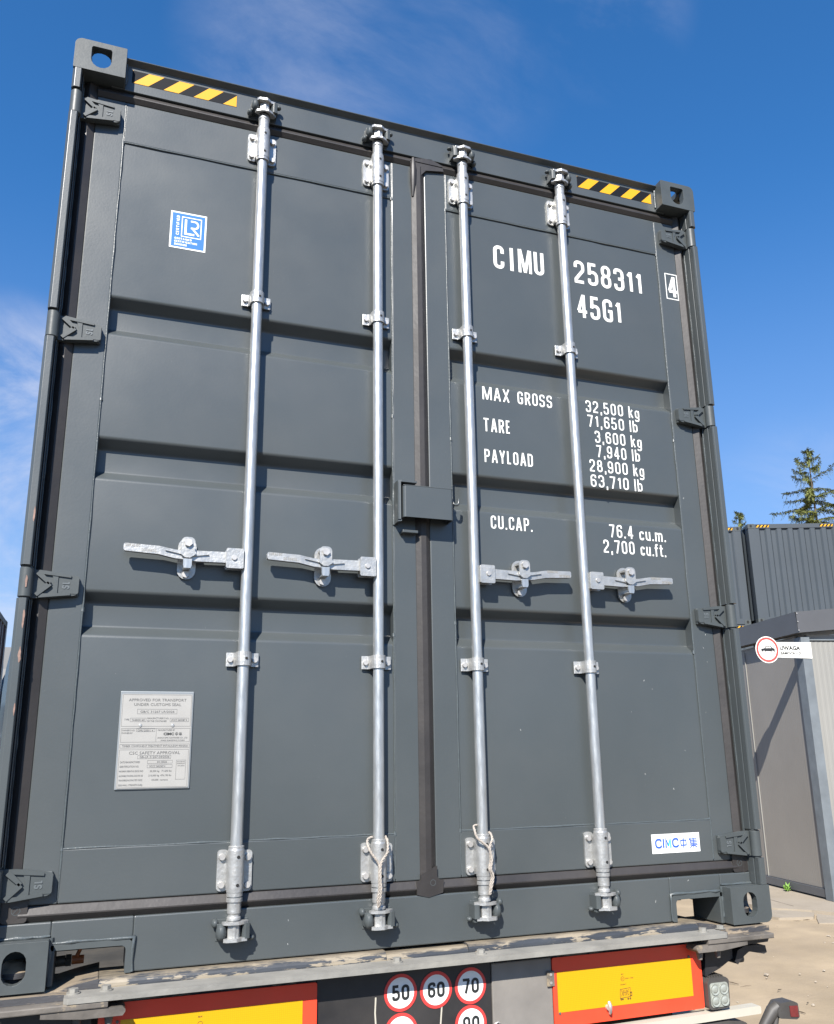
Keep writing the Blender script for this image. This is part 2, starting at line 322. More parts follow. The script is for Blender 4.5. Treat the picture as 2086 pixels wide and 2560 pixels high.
GL = {  # (relative width, strokes); stroke = list of (x, y, round) in a unit box, 'o' marks a closed one
 '0': (1, [['o', (0, 0, 1), (1, 0, 1), (1, 1, 1), (0, 1, 1)]]), '1': (.62, [[(.78, 0), (.78, 1)], [(.78, .97), (0, .78)]]),
 '2': (1, [[(0, .72), (0, 1, 1), (1, 1, 1), (1, .6, .8), (0, .12, .2), (0, 0), (1.05, 0)]]), '3': (1, [[(0, .76), (0, 1, 1), (1, 1, 1), (1, .53, .6), (.4, .53)], [(.4, .53), (1, .53, .6), (1, 0, 1), (0, 0, 1), (0, .25)]]),
 '4': (1.05, [[(.74, -.08), (.74, 1.08)], [(.70, 1.05), (0, .24)], [(-.06, .22), (1.12, .22)]]), '5': (1, [[(.95, 1), (.08, 1), (.03, .46)], [(.03, .50), (.03, .60, .5), (1, .60, 1), (1, 0, 1), (0, 0, 1), (0, .25)]]),
 '6': (1, [['o', (0, 0, 1), (1, 0, 1), (1, .58, 1), (0, .58, .3)], [(0, .4), (0, 1, 1), (1, 1, 1), (1, .76)]]), '7': (1, [[(-.15, 1), (1.15, 1)], [(1, 1), (.36, -.08)]]),
 '8': (1, [['o', (.05, .53, 1), (.95, .53, 1), (.95, 1, 1), (.05, 1, 1)], ['o', (0, 0, 1), (1, 0, 1), (1, .53, 1), (0, .53, 1)]]),
 '9': (1, [['o', (0, .42, 1), (1, .42, .3), (1, 1, 1), (0, 1, 1)], [(1, .6), (1, 0, 1), (0, 0, 1), (0, .24)]]),
 'C': (1, [[(1, .70), (1, 1, 1), (0, 1, 1), (0, 0, 1), (1, 0, 1), (1, .30)]]), 'I': (.12, [[(.5, -.08), (.5, 1.08)]]),
 'M': (1.5, [[(0, -.08), (0, 1.08)], [(.06, 1.08), (.5, -.06)], [(.94, 1.08), (.5, -.06)], [(1, -.08), (1, 1.08)]]), 'U': (1, [[(0, 1.08), (0, 0, 1), (1, 0, 1), (1, 1.08)]]),
 'G': (1, [[(1, .72), (1, 1, 1), (0, 1, 1), (0, 0, 1), (1, 0, .6), (1, .47), (.55, .47)]]), 'A': (1.12, [[(-.02, -.08), (.48, 1.08)], [(1.02, -.08), (.52, 1.08)], [(.16, .25), (.84, .25)]]),
 'X': (1.1, [[(0, -.08), (1, 1.08)], [(0, 1.08), (1, -.08)]]), 'R': (1, [[(0, -.08), (0, 1), (1, 1, 1), (1, .50, 1), (0, .50)], [(.5, .50), (1.05, -.08)]]), 'O': (1, [['o', (0, 0, 1), (1, 0, 1), (1, 1, 1), (0, 1, 1)]]),
 'S': (1, [[(1, .76), (1, 1, 1), (0, 1, 1), (0, .56, .8), (1, .46, .8), (1, 0, 1), (0, 0, 1), (0, .24)]]), 'T': (1.05, [[(-.15, 1), (1.15, 1)], [(.5, -.08), (.5, 1)]]),
 'E': (.85, [[(1, 1), (0, 1), (0, 0), (1, 0)], [(0, .52), (.9, .52)]]), 'P': (1, [[(0, -.08), (0, 1), (1, 1, 1), (1, .46, 1), (0, .46)]]), 'Y': (1.1, [[(0, 1.08), (.5, .40)], [(1, 1.08), (.5, .40)], [(.5, .47), (.5, -.08)]]),
 'L': (.85, [[(0, 1.08), (0, 0), (1, 0)]]), 'D': (1, [['o', (0, 0), (1, 0, 1), (1, 1, 1), (0, 1)]]), 'N': (1.05, [[(0, -.08), (0, 1.08)], [(1, -.08), (1, 1.08)], [(.03, 1.06), (.97, -.06)]]),
 'V': (1.1, [[(0, 1.08), (.5, -.06)], [(1, 1.08), (.5, -.06)]]), 'F': (.85, [[(1, 1), (0, 1), (0, -.08)], [(0, .52), (.9, .52)]]), 'H': (1, [[(0, -.08), (0, 1.08)], [(1, -.08), (1, 1.08)], [(0, .52), (1, .52)]]),
 '.': (.12, [[(.5, -.08), (.5, .08)]]), ',': (.12, [[(.5, .08), (.5, -.10), (.2, -.24)]]), 'k': (.95, [[(0, -.08), (0, 1.08)], [(.95, .74), (.08, .34)], [(.3, .44), (1, -.08)]]),
 'g': (.95, [['o', (0, 0, 1), (1, 0, 1), (1, .66, 1), (0, .66, 1)], [(1, .72), (1, -.32, 1), (0, -.32, 1), (0, -.2)]]), 'l': (.12, [[(.5, -.08), (.5, 1.08)]]),
 'b': (.95, [[(0, -.08), (0, 1.08)], ['o', (0, 0, 1), (1, 0, 1), (1, .66, 1), (0, .66, 1)]]), 'c': (.9, [[(1, .5), (1, .66, 1), (0, .66, 1), (0, 0, 1), (1, 0, 1), (1, .16)]]),
 'u': (.95, [[(0, .74), (0, 0, 1), (1, 0, 1)], [(1, -.08), (1, .74)]]), 'm': (1.5, [[(0, -.08), (0, .74)], [(0, .5), (0, .66, 1), (.5, .66, 1), (.5, -.08)], [(.5, .5), (.5, .66, 1), (1, .66, 1), (1, -.08)]]),
 'f': (.72, [[(.3, -.08), (.3, 1, 1), (1.3, 1)], [(-.45, .68), (1.25, .68)]]), 't': (.72, [[(.3, 1.0), (.3, 0, 1), (1.3, 0)], [(-.45, .68), (1.25, .68)]]), '-': (.6, [[(0, .45), (1, .45)]]), '/': (.6, [[(0, -.1), (1, 1.1)]]),
}
def strokes(mb, text, x, z, h, y, width=None, gw=0.42, tw=0.124, gap=0.16, space=0.42, n=4):
    """letters from the left edge x, baseline z, cap height h; width (if given) stretches the line to fit exactly"""
    t = h*tw; pos = 0.0; lay = []
    for ch in text:
        if ch == ' ': pos += space*h; continue
        if isinstance(ch, str): w = max(GL[ch][0]*gw*h, t)
        lay.append((ch, pos, w)); pos += w + gap*h
    total = lay[-1][1]+lay[-1][2]; kx = 1.0 if width is None else width/total
    k = 0
    for ch, p, w in lay:
        ww = w*kx
        for st in GL[ch][1]:
            closed = st[0] == 'o'; pts = st[1:] if closed else st
            mp_ = [(x+p*kx+t/2+q[0]*(ww-t), z+t/2+q[1]*(h-t), (q[2]*(ww-t)*0.5 if len(q) > 2 else 0)) for q in pts]
            ribbon(mb, fillet(mp_, closed, n), t, y-0.00035*(k % 4)*min(1, h/.03), closed); k += 1
    return total*kx

TEXTS = []
def text(parent, name, body, x, z, size, y, material, width=None, bold=0.0, align='LEFT', rot=0.0, frame=None):
    """type set in the built-in font, turned to mesh at the end; lies in the x-z plane facing -y (or in frame)"""
    c = bpy.data.curves.new(name, 'FONT'); c.body = body; c.size = size/0.73; c.align_x = align; c.resolution_u = 2; c.offset = bold
    o = bpy.data.objects.new(name, c); COL.objects.link(o); TEXTS.append((o, parent, name, x, z, y, material, width, rot, frame)); return o
def finish_texts():
    bpy.context.view_layer.update(); dg = bpy.context.evaluated_depsgraph_get()
    for o, parent, name, x, z, y, material, width, rot, frame in TEXTS:
        me = bpy.data.meshes.new_from_object(o.evaluated_get(dg)); me.materials.clear(); me.materials.append(material)
        xs = [v.co.x for v in me.vertices]
        k = width/(max(xs)-min(xs)) if width and xs else 1.0
        x_off = min(xs) if width and xs else 0.0
        ca, sa = math.cos(rot), math.sin(rot)
        for v in me.vertices:
            a, b = (v.co.x-x_off)*k, v.co.y
            v.co = (x+a*ca-b*sa, y, z+a*sa+b*ca)
        if frame is not None: me.transform(frame)
        cu = o.data; bpy.data.objects.remove(o); bpy.data.curves.remove(cu)
        me.name = name; link(name, me, parent)

# ------------------------------------------------------------------ ground, pavement
def ground_sheet():
    mb = MB(); n = 60; rnd = random.Random(3)
    xs = [-400, -150, -60, -30]+[-18+36*i/n for i in range(n+1)]+[30, 60, 150, 400]; ys = [-400, -150, -60, -30]+[-14+40*i/n for i in range(n+1)]+[45, 80, 150, 400]
    nx = len(xs)
    vs = [(x, y, G + (rnd.uniform(-.012, .012) if abs(x) < 20 and abs(y) < 30 else 0)) for y in ys for x in xs]
    mb.add(vs, [(j*nx+i, j*nx+i+1, (j+1)*nx+i+1, (j+1)*nx+i) for j in range(len(ys)-1) for i in range(nx-1)], True)
    o = mb.build('ground', M['sand'], None, recalc=False); o['kind'] = 'structure'
ground_sheet()
rnd0 = random.Random(9)
ya = MB(); ya.prism([(1.15+rnd0.uniform(-.15, .15)+.35*(i/20)*8 if i < 12 else 4+i, .35-i*.6) for i in range(21)]+[(22, -60), (-45, -60), (-45, 40), (-.5, 40), (-.5, .6)], G-.10, G+.016, 'z')
o = ya.build('added_dark_yard', M['dark_yard'], None); o['kind'] = 'structure'  # dark yard added to cut sand bounce; left strip shows through the pocket

# ------------------------------------------------------------------ the shipping container (front face at y = 0, base at z = 0)
K = thing('shipping_container', 'tall dark grey shipping container seen from its closed double doors with four locking bars', 'shipping container')
Y0 = 0.060      # plane of the door frames
HC = 2.896; LEN = 12.192
TROUGH = ((2.000, 1.870), (1.520, 1.390), (1.043, 0.915))

def boolean_mesh(outer, cutters, name, material):
    """outer minus cutters, evaluated once"""
    o = outer.build('tmp', material); cs = []
    for c in cutters:
        q = c.build('tmp_cut', material); cs.append(q)
        b = o.modifiers.new('b', 'BOOLEAN'); b.object = q; b.operation = 'DIFFERENCE'; b.solver = 'EXACT'
    bv = o.modifiers.new('bv', 'BEVEL'); bv.width = 0.0022; bv.segments = 2; bv.limit_method = 'ANGLE'; bv.angle_limit = R(50)
    bpy.context.view_layer.update()
    me = bpy.data.meshes.new_from_object(o.evaluated_get(bpy.context.evaluated_depsgraph_get()))
    me.materials.clear(); me.materials.append(material); me.name = name
    for q in [o]+cs:
        d = q.data; bpy.data.objects.remove(q); bpy.data.meshes.remove(d)
    return me
def stadium(cx, cz, w, h, flat_top=False, n=8):
    if flat_top: return [(cx-w/2+.004, cz+h/2), (cx-w/2, cz+h/2-.006)]+[(cx-w/2, cz-h/2+w/2)]+[(cx-w/2*math.cos(math.pi*i/n), cz-h/2+w/2-w/2*math.sin(math.pi*i/n)) for i in range(1, n)]+[(cx+w/2, cz-h/2+w/2), (cx+w/2, cz+h/2-.006), (cx+w/2-.004, cz+h/2)]
    r = w/2; q = h/2-r
    return [(cx+r*math.cos(a), cz+q+r*math.sin(a)) for a in (math.pi*i/n for i in range(n+1))]+[(cx+r*math.cos(a), cz-q+r*math.sin(a)) for a in (math.pi+math.pi*i/n for i in range(n+1))]
def casting(s, top):
    z0 = HC-.118 if top else 0.0; z1 = z0+.118; x0, x1 = 1.057, 1.219
    rc = .024
    prof = fillet([(x0, z0, .003), (x1, z0, .003 if top else rc), (x1, z1, rc if top else .003), (x0, z1, .003)], True, 5)
    out = MB().prism([tuple(p) for p in prof], 0.0, .178, 'y')
    inner = MB().box(x0+.026, x1-.026, .028, .150, z0+.024, z1-.024)
    zc = (z0+z1)/2
    front = MB().prism(stadium((x0+x1)/2-.003, zc-.002, .064, .080, True) if top else stadium((x0+x1)/2-.004, zc, .056, .080), -.02, .05, 'y')
    side = MB().prism(stadium(.089, zc, .064, .079), x1-.05, x1+.03, 'x')
    tb = MB().prism(stadium((x0+x1)/2, .089, .064, .124), (z1-.05 if top else z0-.03), (z1+.03 if top else z0+.05), 'z')
    parts = [out, inner, front, side, tb]
    if s < 0: parts = [p.mirror() for p in parts]
    link('corner_casting', boolean_mesh(parts[0], parts[1:], 'corner_casting', M['cast']), K)
for s in (-1, 1):
    for t_ in (True, False): casting(s, t_)

HINGE_Z = (2.656, 1.852, 1.052, 0.252)
def post(s):
    mb = MB()
    mb.prism([(1.10, .088), (1.184, .088), (1.184, .058), (1.2165, .058), (1.2165, .17), (1.10, .17)], .1185, HC-.1185, 'z')
    o = (mb if s > 0 else mb.mirror()).build('corner_post', M['paint'], K, .003)
    edges = [.119]+[e for z in HINGE_Z[::-1] for e in (z-.0475, z+.0475)]+[HC-.119]
    for a, b in zip(edges[0::2], edges[1::2]):
        q = MB()
        q.prism([(1.1850, .0578), (1.1850, .026), (1.1872, .025), (1.1874, .045), (1.1896, .045), (1.1896, .006), (1.1925, .000), (1.2100, .000), (1.2185, .010), (1.2185, .0578)], a, b, 'z')
        (q if s > 0 else q.mirror()).build('post_edge', M['paint'], o, .0012)
post(-1); post(1)
# worn patches where the edge of the left post was rubbed down to the primer
for (xc, zc, w, h) in ((-1.1948, 1.245, .009, .052), (-1.1975, 1.052, .010, .040), (-1.1948, .945, .010, .055), (-1.1952, .845, .012, .045), (-1.1946, .70, .008, .034)):
    pts = [(xc+w*.36*math.cos(a)*random.uniform(.55, 1.1), zc+h/2*math.sin(a)*random.uniform(.75, 1.15)) for a in (2*math.pi*i/14 for i in range(14))]
    mb = MB().prism(pts, -.0008 if abs(zc-1.052) > .04 else .0040, .0052, 'y'); mb.build('worn_patch', M['rust'], K)

# header, sill, body
hd = MB(); hd.prism([(.050, 2.772), (.050, 2.872), (.030, 2.8845), (.030, 2.8880), (.19, 2.8880), (.19, 2.772)], -1.0565, 1.0565, 'x')
hd.box(-1.100, 1.100, .0505, .17, 2.7745, 2.7779)
hd.build('door_header', M['paint'], K, .003)
sill = MB(); sill.box(-.8515, .8515, .050, .19, .018, .156)
for s in (-1, 1):
    a, b = sorted((s*.8517, s*1.0565)); sill.box(a, b, .0502, .19, .1005, .1562)
    a, b = sorted((s*1.0567, s*1.184)); sill.box(a, b, .0504, .17, .1185, .1558)
o = sill.build('door_sill', M['paint'], K, .0035)
for s in (-1, 1):
    q = MB()
    pts = fillet([(.852, .018), (.852, .102, .016), (1.054, .102)], False, 5); pin = fillet([(1.054, .086), (.868, .086, .012), (.868, .018)], False, 5)
    q.prism([tuple(p) for p in pts]+[tuple(p) for p in pin], .043, .20, 'y')
    q.box(1.043, 1.0568, .043, .20, .0, .1019)
    (q if s > 0 else q.mirror()).build('pocket_frame', M['cast'], K, .003)
def bead(pts, r=.0032, parent=K, step=.035, jit=.35, name='weld_bead'):
    P = [Vector(p) for p in pts]; out = []
    for a, b in zip(P, P[1:]):
        n = max(2, int((b-a).length/step)); out += [a.lerp(b, i/n) for i in range(n)]
    out.append(P[-1]); rs = [r*random.uniform(1-jit, 1+jit) for _ in out]
    out = [p+Vector((random.uniform(-1, 1)*r*.25, 0, random.uniform(-1, 1)*r*.25)) for p in out]
    return MB().tube(out, rs, 6).build(name, M['weld'], parent)
for s in (-1, 1):
    bead([(s*.850, .045, .02), (s*.850, .045, .104), (s*1.05, .045, .104)], .0048, K, .022, .4)
    bead([(s*1.056, .046, .02), (s*1.056, .048, .118)], .0055, K, .012, .5)
    bead([(s*1.058, .048, .1215), (s*1.18, .048, .1215)], .0042, K, .02, .5)
    bead([(s*1.0555, .047, 2.79), (s*1.0555, .047, 2.872)], .0040, K, .02, .5)
    bead([(s*1.1835, .0560, .16), (s*1.1835, .0560, 2.75)], .0018, K, .03, .6)

def corrugated(length, pitch, depth, top):
    """plan profile (along, depth) of a corrugated steel wall"""
    n = int(length/pitch); p = length/n; pts = []
    for i in range(n):
        a = i*p; pts += [(a, 0), (a+p*.26, 0), (a+p*.5, depth), (a+p*.76, depth)]
    return pts+[(length, 0)]
for s in (-1, 1):
    pr = corrugated(LEN-.36, .278, .036, 0); mb = MB(); n = len(pr)
    vs = [(s*(1.212-d), .18+a, z) for z in (.16, 2.80) for a, d in pr]
    mb.add(vs, [(i, i+1, n+i+1, n+i) for i in range(n-1)]); mb.build('side_wall', M['far_paint'], K, recalc=False)
    a, b = sorted((s*1.15, s*1.216))
    MB().box(a, b, .1785, LEN-.01, .03, .162).build('bottom_rail', M['paint'], K, .004)
    MB().box(a, b, .1785, LEN-.01, 2.80, 2.885).build('top_rail', M['paint'], K, .004)
mb = MB(); mb.box(-1.149, 1.149, .191, LEN-.02, 2.846, 2.868); mb.build('roof', M['far_paint'], K)
mb = MB(); mb.box(-1.149, 1.149, .23, LEN-.02, .12, .16)
for i in range(30): mb.box(-1.149, 1.149, .42+i*.39, .49+i*.39, .02, .1195)
mb.build('floor_frame', M['trailer_black'], K)
MB().box(-1.21, 1.21, LEN-.05, LEN, .02, 2.88).build('end_wall', M['far_paint'], K)

# doors: frame > panel, beads
def door(s):
    fr = MB(); y1 = .112
    fr.box(1.0480, 1.1400, Y0, y1, .1975, 2.7330); fr.box(.0225, .1070, Y0, y1, .1975, 2.7330)
    fr.box(.1072, 1.0478, Y0, y1, 2.5765, 2.7328); fr.box(.1072, 1.0478, Y0, y1, .1977, .3345)
    d = (fr if s > 0 else fr.mirror()).build('door', M['paint'], K, .0035)
    # pressed panel: profile in (y, z) with rounded bends
    yf, yd = Y0+.0045, Y0+.0420
    prof = [(yf, 2.5764)]
    for zt, zb in TROUGH: prof += [(yf, zt, .016), (yd, zt-.024, .012), (yd, zb+.030, .012), (yf, zb, .016)]
    prof.append((yf, .3346))
    P = fillet(prof, False, 5); n = len(P); xs = [.1073, .30, .55, .80, 1.0477]
    vs = [(s*x, p.x, p.y) for x in xs for p in P]
    mb = MB().add(vs, [(i*n+j, i*n+j+1, (i+1)*n+j+1, (i+1)*n+j) for i in range(len(xs)-1) for j in range(n-1)], True)
    pn = mb.build('door_panel', M['panel'], d, recalc=False)
    me = pn.data; me.set_sharp_from_angle(angle=R(35))
    ya = Y0+.0015
    for x in (1.0479, .1071):
        bead([(s*x, ya, .205), (s*x, ya, 2.728)], .0030, d, .05, .35)
    bead([(s*.108, ya+.001, .3352), (s*1.047, ya+.001, .3352)], .0032, d, .05, .35)
    bead([(s*.108, ya+.001, 2.5758), (s*1.047, ya+.001, 2.5758)], .0032, d, .06, .2)
    for x in (1.0479, .1071):
        for z in (.336, 2.575, random.uniform(.9, 1.0), random.uniform(1.6, 1.8)):
            MB().cone((s*x, Y0+.004, z-.006), (s*x, Y0+.004, z+.006), .006, .005, 7).build('weld_bead', M['weld'], d)
    return d
DOOR = {s: door(s) for s in (-1, 1)}

# rubber gaskets
def gasket(prof, a, b, axis, mirror=False, name='door_gasket'):
    mb = MB()
    if axis == 'z': mb.prism(prof, a, b, 'z')
    else: mb.prism(prof, a, b, 'x')
    (mb.mirror() if mirror else mb).build(name, M['rubber'], K, .0015)
side = [(1.1402, .086), (1.1402, .0610), (1.1625, .0510), (1.1670, .0520), (1.1848, .0660), (1.1848, .086)]
for s in (False, True): gasket(side, .1560, 2.7725, 'z', s)
gasket([(.086, .1565), (.0630, .1565), (.0500, .1720), (.0500, .1755), (.0590, .1962), (.086, .1968)], -1.1400, 1.1400, 'x')
gasket([(.086, 2.7335), (.0610, 2.7340), (.0500, 2.7490), (.0500, 2.7530), (.0600, 2.7712), (.086, 2.7718)], -1.1400, 1.1400, 'x')
gasket([(-.0300, .086), (-.0300, .0595), (-.0135, .0480), (.0035, .0475), (.0080, .0500), (.0222, .0605), (.0222, .086)], .1975, 2.7330, 'z')
gasket([(-.0222, .0640), (-.0302, .0640), (-.0302, .070), (-.0222, .070)], .2, 2.73, 'z')
cap = MB(); cap.prism([(-.032, 2.660), (-.020, 2.625), (-.008, 2.660), (.010, 2.700), (.028, 2.722), (.060, 2.728), (.100, 2.735), (.094, 2.760), (.050, 2.776), (-.012, 2.768), (-.034, 2.756)], .0500, .0562, 'y')
cap.tube([(-.024, .056, 2.60), (-.024, .050, 2.66), (-.024, .048, 2.72), (-.022, .052, 2.765)], [.005, .012, .013, .007], 8)
cap.build('gasket_joint', M['rubber'], K, .003)
ft = MB(); ft.prism([(-.044, .195), (-.030, .198), (-.030, .215), (.0222, .238), (.0222, .206), (.030, .198), (.044, .1965), (.040, .160), (-.006, .149), (-.044, .158)], .0475, .0568, 'y')
ft.build('gasket_joint', M['rubber'], K, .003)
for s in (-1, 1):
    MB().prism(rrect(*sorted((s*1.118, s*1.181)), .1575, .222, .010), .0515, .0570, 'y').build('gasket_joint', M['rubber'], K, .003)
    rg = MB(); ribbon(rg, circle(s*1.146, .188, .0105, 18), .0014, .0511, True); ribbon(rg, [(s*1.146-.006, .181), (s*1.146+.006, .195)], .0014, .0510)
    rg.build('moulded_mark', M['weld'], K)
    ribbon
for (x, z) in ((.038, .196),):
    rg = MB(); ribbon(rg, circle(.008, .190, .0085, 16), .0012, .0473, True); rg.build('moulded_mark', M['weld'], K)

# hinges: blade, ribs, knuckle
def hinge_meshes(s):
    b = MB()
    pr = [(1.2005, -.0415), (1.150, -.040), (1.075, -.0295), (1.064, -.0250), (1.062, -.018), (1.062, .022), (1.066, .0275), (1.075, .0285), (1.150, .0395), (1.2005, .0415)]
    b.prism(pr, .0365, .0520, 'y')
    b.box(1.064, 1.145, .046, .0598, -.030, .030)
    k = MB(); k.lathe([(-.0425, 0), (-.0425, .0165), (-.0405, .0182), (.0405, .0182), (.0425, .0165), (.0425, 0)], 1.2005, .0235, 18)
    for z in (-.0468, .0442): k.lathe([(z, 0), (z, .0135), (z+.0026, .0135), (z+.0026, 0)], 1.2005, .0235, 14)
    rib = MB()
    def bar(p, q, w, h):
        d = (Vector(q)-Vector(p)).normalized(); nn = Vector((-d.y, d.x))*w/2; p, q = Vector(p), Vector(q)
        rib.prism([tuple(p+nn), tuple(q+nn*.7), tuple(q-nn*.7), tuple(p-nn)], .0365-h, .0370, 'y')
    bar((1.172, .033), (1.139, .002), .015, .0085); bar((1.139, .002), (1.173, -.033), .015, .0085)
    bar((1.168, .0345), (1.084, .0250), .011, .006); bar((1.166, -.0345), (1.084, -.0255), .011, .006)
    rib.prism([(1.1355, .030), (1.122, .028), (1.118, .024), (1.118, -.024), (1.122, -.029), (1.1355, -.031), (1.126, .002)], .0325, .0369, 'y')
    rib.prism(rrect(1.063, 1.116, -.0245, .0245, .005), .0350, .0368, 'y')
    L = MB(); strokes(L, 'SL', 0, 0, .020, 0, .022, gw=.5, tw=.20)
    L2 = MB(); L2.f = L.f; L2.sm = L.sm     # the letters lie on their side, reading upwards on the left door and downwards on the right
    L2.v = [(1.097+(z-.010), .0336+y, (x-.011) if s < 0 else -(x-.011)) for x, y, z in L.v]
    qs = [q if s > 0 else q.mirror() for q in (b, k, rib, L2)]
    return [qs[0].mesh('hinge', M['cast']), qs[1].mesh('hinge_knuckle', M['cast']), qs[2].mesh('hinge_rib', M['cast']), qs[3].mesh('cast_lettering', M['cast_letter'])]
for s in (-1, 1):
    hm = hinge_meshes(s)
    for z in HINGE_Z:
        h = link('hinge', hm[0], K, (0, 0, z)); add_bevel(h, .003)
        for me, nm in zip(hm[1:], ('hinge_knuckle', 'hinge_rib', 'cast_lettering')):
            q = link(nm, me, h)
            if nm == 'hinge_rib': add_bevel(q, .0016, 1)

# locking bars: pipe > cams, brackets, guides, bolts, handle, hub
ROD_Y = 0.030
def bar_meshes(s):
    """s = -1: handle points to -x"""
    out = []
    p = MB(); p.cone((0, ROD_Y, .178), (0, ROD_Y, 2.735), .0172, .0172, 20, False); out.append(('locking_bar', p, 'galv', 0))
    for top in (True, False):
        zc = 2.656 if top else .258
        q = MB(); q.lathe([(zc-.066, .0178), (zc-.066, .0225), (zc-.055, .0225), (zc-.055, .0236), (zc+.055, .0236), (zc+.060, .0222), (zc+.066, .0222), (zc+.068, .0178)], 0, ROD_Y, 20)
        for a in (-1, 1):
            x0, x1 = sorted((a*.018, a*.049)); dz = -.003 if a > 0 else 0
            q.prism(rrect(x0, x1, zc-.054+dz, zc+.056+dz, .010), .0515, .0592, 'y')
            q.prism([(a*.021, .028), (a*.0236, .030), (a*.0245, .0515), (a*.018, .0555), (a*.014, .05)], zc-.050, zc+.050, 'z')
        out.append(('bearing_bracket', q, 'zinc', .0015))
        for a in (-1, 1):
            for dz in (-.037, .037):
                bq = MB().cone((a*.0365, .0515, zc+dz+(-.003 if a > 0 else 0)), (a*.0365, .0415, zc+dz+(-.003 if a > 0 else 0)), .0095, .0085, 10, True, False)
                out.append(('bolt', bq, 'bolt', 0))
        for dz in (-.036, .038):
            out.append(('drain_hole', MB().cone((.004, .0068, zc+dz), (.004, .0060, zc+dz), .0046, .0046, 10), 'hole', 0))
        # collar, neck and cam
        sg = 1 if top else -1; ze = zc+.069*sg
        c = MB(); c.lathe([(ze, .016), (ze, .0225), (ze+sg*.011, .0225), (ze+sg*.012, .0192), (ze+sg*.040, .0192), (ze+sg*.044, .0165), (ze+sg*.048, .0165), (ze+sg*.052, .0195), (ze+sg*.058, .0195), (ze+sg*.060, .012)] if not top else
                          [(ze-.004, .0185), (ze+.030, .0185), (ze+.034, .0205), (ze+.042, .0205), (ze+.046, .015), (ze+.055, .015)], 0, ROD_Y, 18)
        za = ze+sg*(.052 if top else .060); zb = za+sg*.050
        fl = lambda z, th: (min(z, z+sg*th), max(z, z+sg*th))
        p1 = [(-.012, -.002), (-.030, .008), (-.034, .020), (-.020, .026), (-.018, .046), (.006, .047), (.020, .034), (.036, .030), (.040, .020), (.026, .006), (.010, -.004)]
        p2 = [(-.022, -.004), (-.030, .004), (-.022, .022), (-.016, .044), (.012, .046), (.024, .028), (.034, .016), (.036, .006), (.020, .004), (.006, -.008)]
        if s > 0: p1 = [(-x, y) for x, y in p1]; p2 = [(-x, y) for x, y in p2]
        c.prism(p1, *fl(za, .008), 'z'); c.prism(p2, *fl(zb-sg*.008, .009), 'z')
        c.prism([(-.004, .004), (.004, .004), (.012, .040), (-.012, .040)], *sorted((za, zb)), 'z')
        c.prism([(-.018, .014), (-.004, .006), (.012, .008), (.019, .020), (.014, .044), (-.015, .044)], *sorted((za, zb-sg*.002)), 'z')
        c.cone((0, ROD_Y, za-sg*.004), (0, ROD_Y, zb+sg*.001), .0185, .0205, 14)
        out.append(('cam', c, 'zinc', .002))
    for zc in (2.055, .853):
        q = MB(); n = 10
        arc = [(.0225*math.cos(math.pi*i/n), ROD_Y-.0225*math.sin(math.pi*i/n)) for i in range(n+1)]; arc_i = [(.0183*math.cos(math.pi*i/n), ROD_Y-.0183*math.sin(math.pi*i/n)) for i in range(n+1)]
        q.prism([(.0485, .0585), (.0485, .0535), (.028, .0525), (.0235, .046)]+arc+[(-.0235, .046), (-.028, .0525), (-.0485, .0535), (-.0485, .0585), (-.026, .0585), (-.0185, .048)]+arc_i[::-1]+[(.0185, .048), (.026, .0585)], zc-.0205, zc+.0205, 'z')
        out.append(('bar_guide', q, 'zinc', .0015))
        for a in (-1, 1): out.append(('bolt', MB().cone((a*.037, .0538, zc-.001), (a*.037, .045, zc-.001), .0085, .0075, 10, True, False), 'bolt', 0))
        out.append(('drain_hole', MB().cone((.006, .0082, zc), (.006, .0074, zc), .0042, .0042, 10), 'hole', 0))
    # handle
    zc = 1.155
    hub = MB(); hub.prism(rrect(*sorted((s*.0135, s*.066)), zc-.031, zc+.031, .005), .008, .014, 'y'); hub.prism(rrect(*sorted((s*.0135, s*.066)), zc-.031, zc+.031, .005), .036, .042, 'y')
    hub.box(*sorted((s*.0125, s*.020)), .0082, .0418, zc-.029, zc+.029)
    out.append(('handle_hub', hub, 'zinc', .0015)); out.append(('hub_pin', MB().cone((s*.042, .0079, zc+.001), (s*.042, .0035, zc+.001), .0085, .0075, 12), 'bolt', 0))
    h = MB(); hp = [(.050, .020), (.150, .018), (.190, .016), (.215, .0175), (.262, .0256), (.357, .0284), (.361, .025), (.361, .010), (.357, .0055), (.262, .0006), (.215, -.009), (.180, -.0113), (.150, -.0148), (.050, -.0135)]
    h.prism([(s*x, zc+z) for x, z in hp], .0165, .0330, 'y')
    h.prism([(s*.115, zc+.0065), (s*.17, zc+.0045), (s*.245, zc+.0125), (s*.17, zc-.0015)], .0115, .0168, 'y')
    out.append(('handle', h, 'zinc', .0025))
    return out
ROPEY = []
for s, rods in ((-1, (-.589, -.169)), (1, (.169, .589))):
    bm_ = [(n, m.mesh(n, M[k]), bv) for n, m, k, bv in bar_meshes(s)]
    lt = MB(); a0 = .266 if s > 0 else .266
    strokes(lt, 'SURALOC', 0, 0, .0088, 0, .042, gw=.5, tw=.16); lt.v = [((s*.357 if s < 0 else .268)+x, y+.0160, 1.1735+z) for x, y, z in lt.v]
    l2 = MB(); strokes(l2, 'SURALOC', 0, 0, .0088, 0, .042, gw=.5, tw=.16); l2.v = [((-.269 if s < 0 else .356)-x, y+.0160, 1.1695-z) for x, y, z in l2.v]
    lt.add(l2.v, l2.f); lme = lt.mesh('cast_lettering', M['bar'])
    for x in rods:
        n0, me0, b0 = bm_[0]; root = link(n0, me0, K, (x, 0, 0))
        for n, me, bv in bm_[1:]:
            q = link(n, me, root)
            if bv: add_bevel(q, bv, 2)
        link('cast_lettering', lme, root)
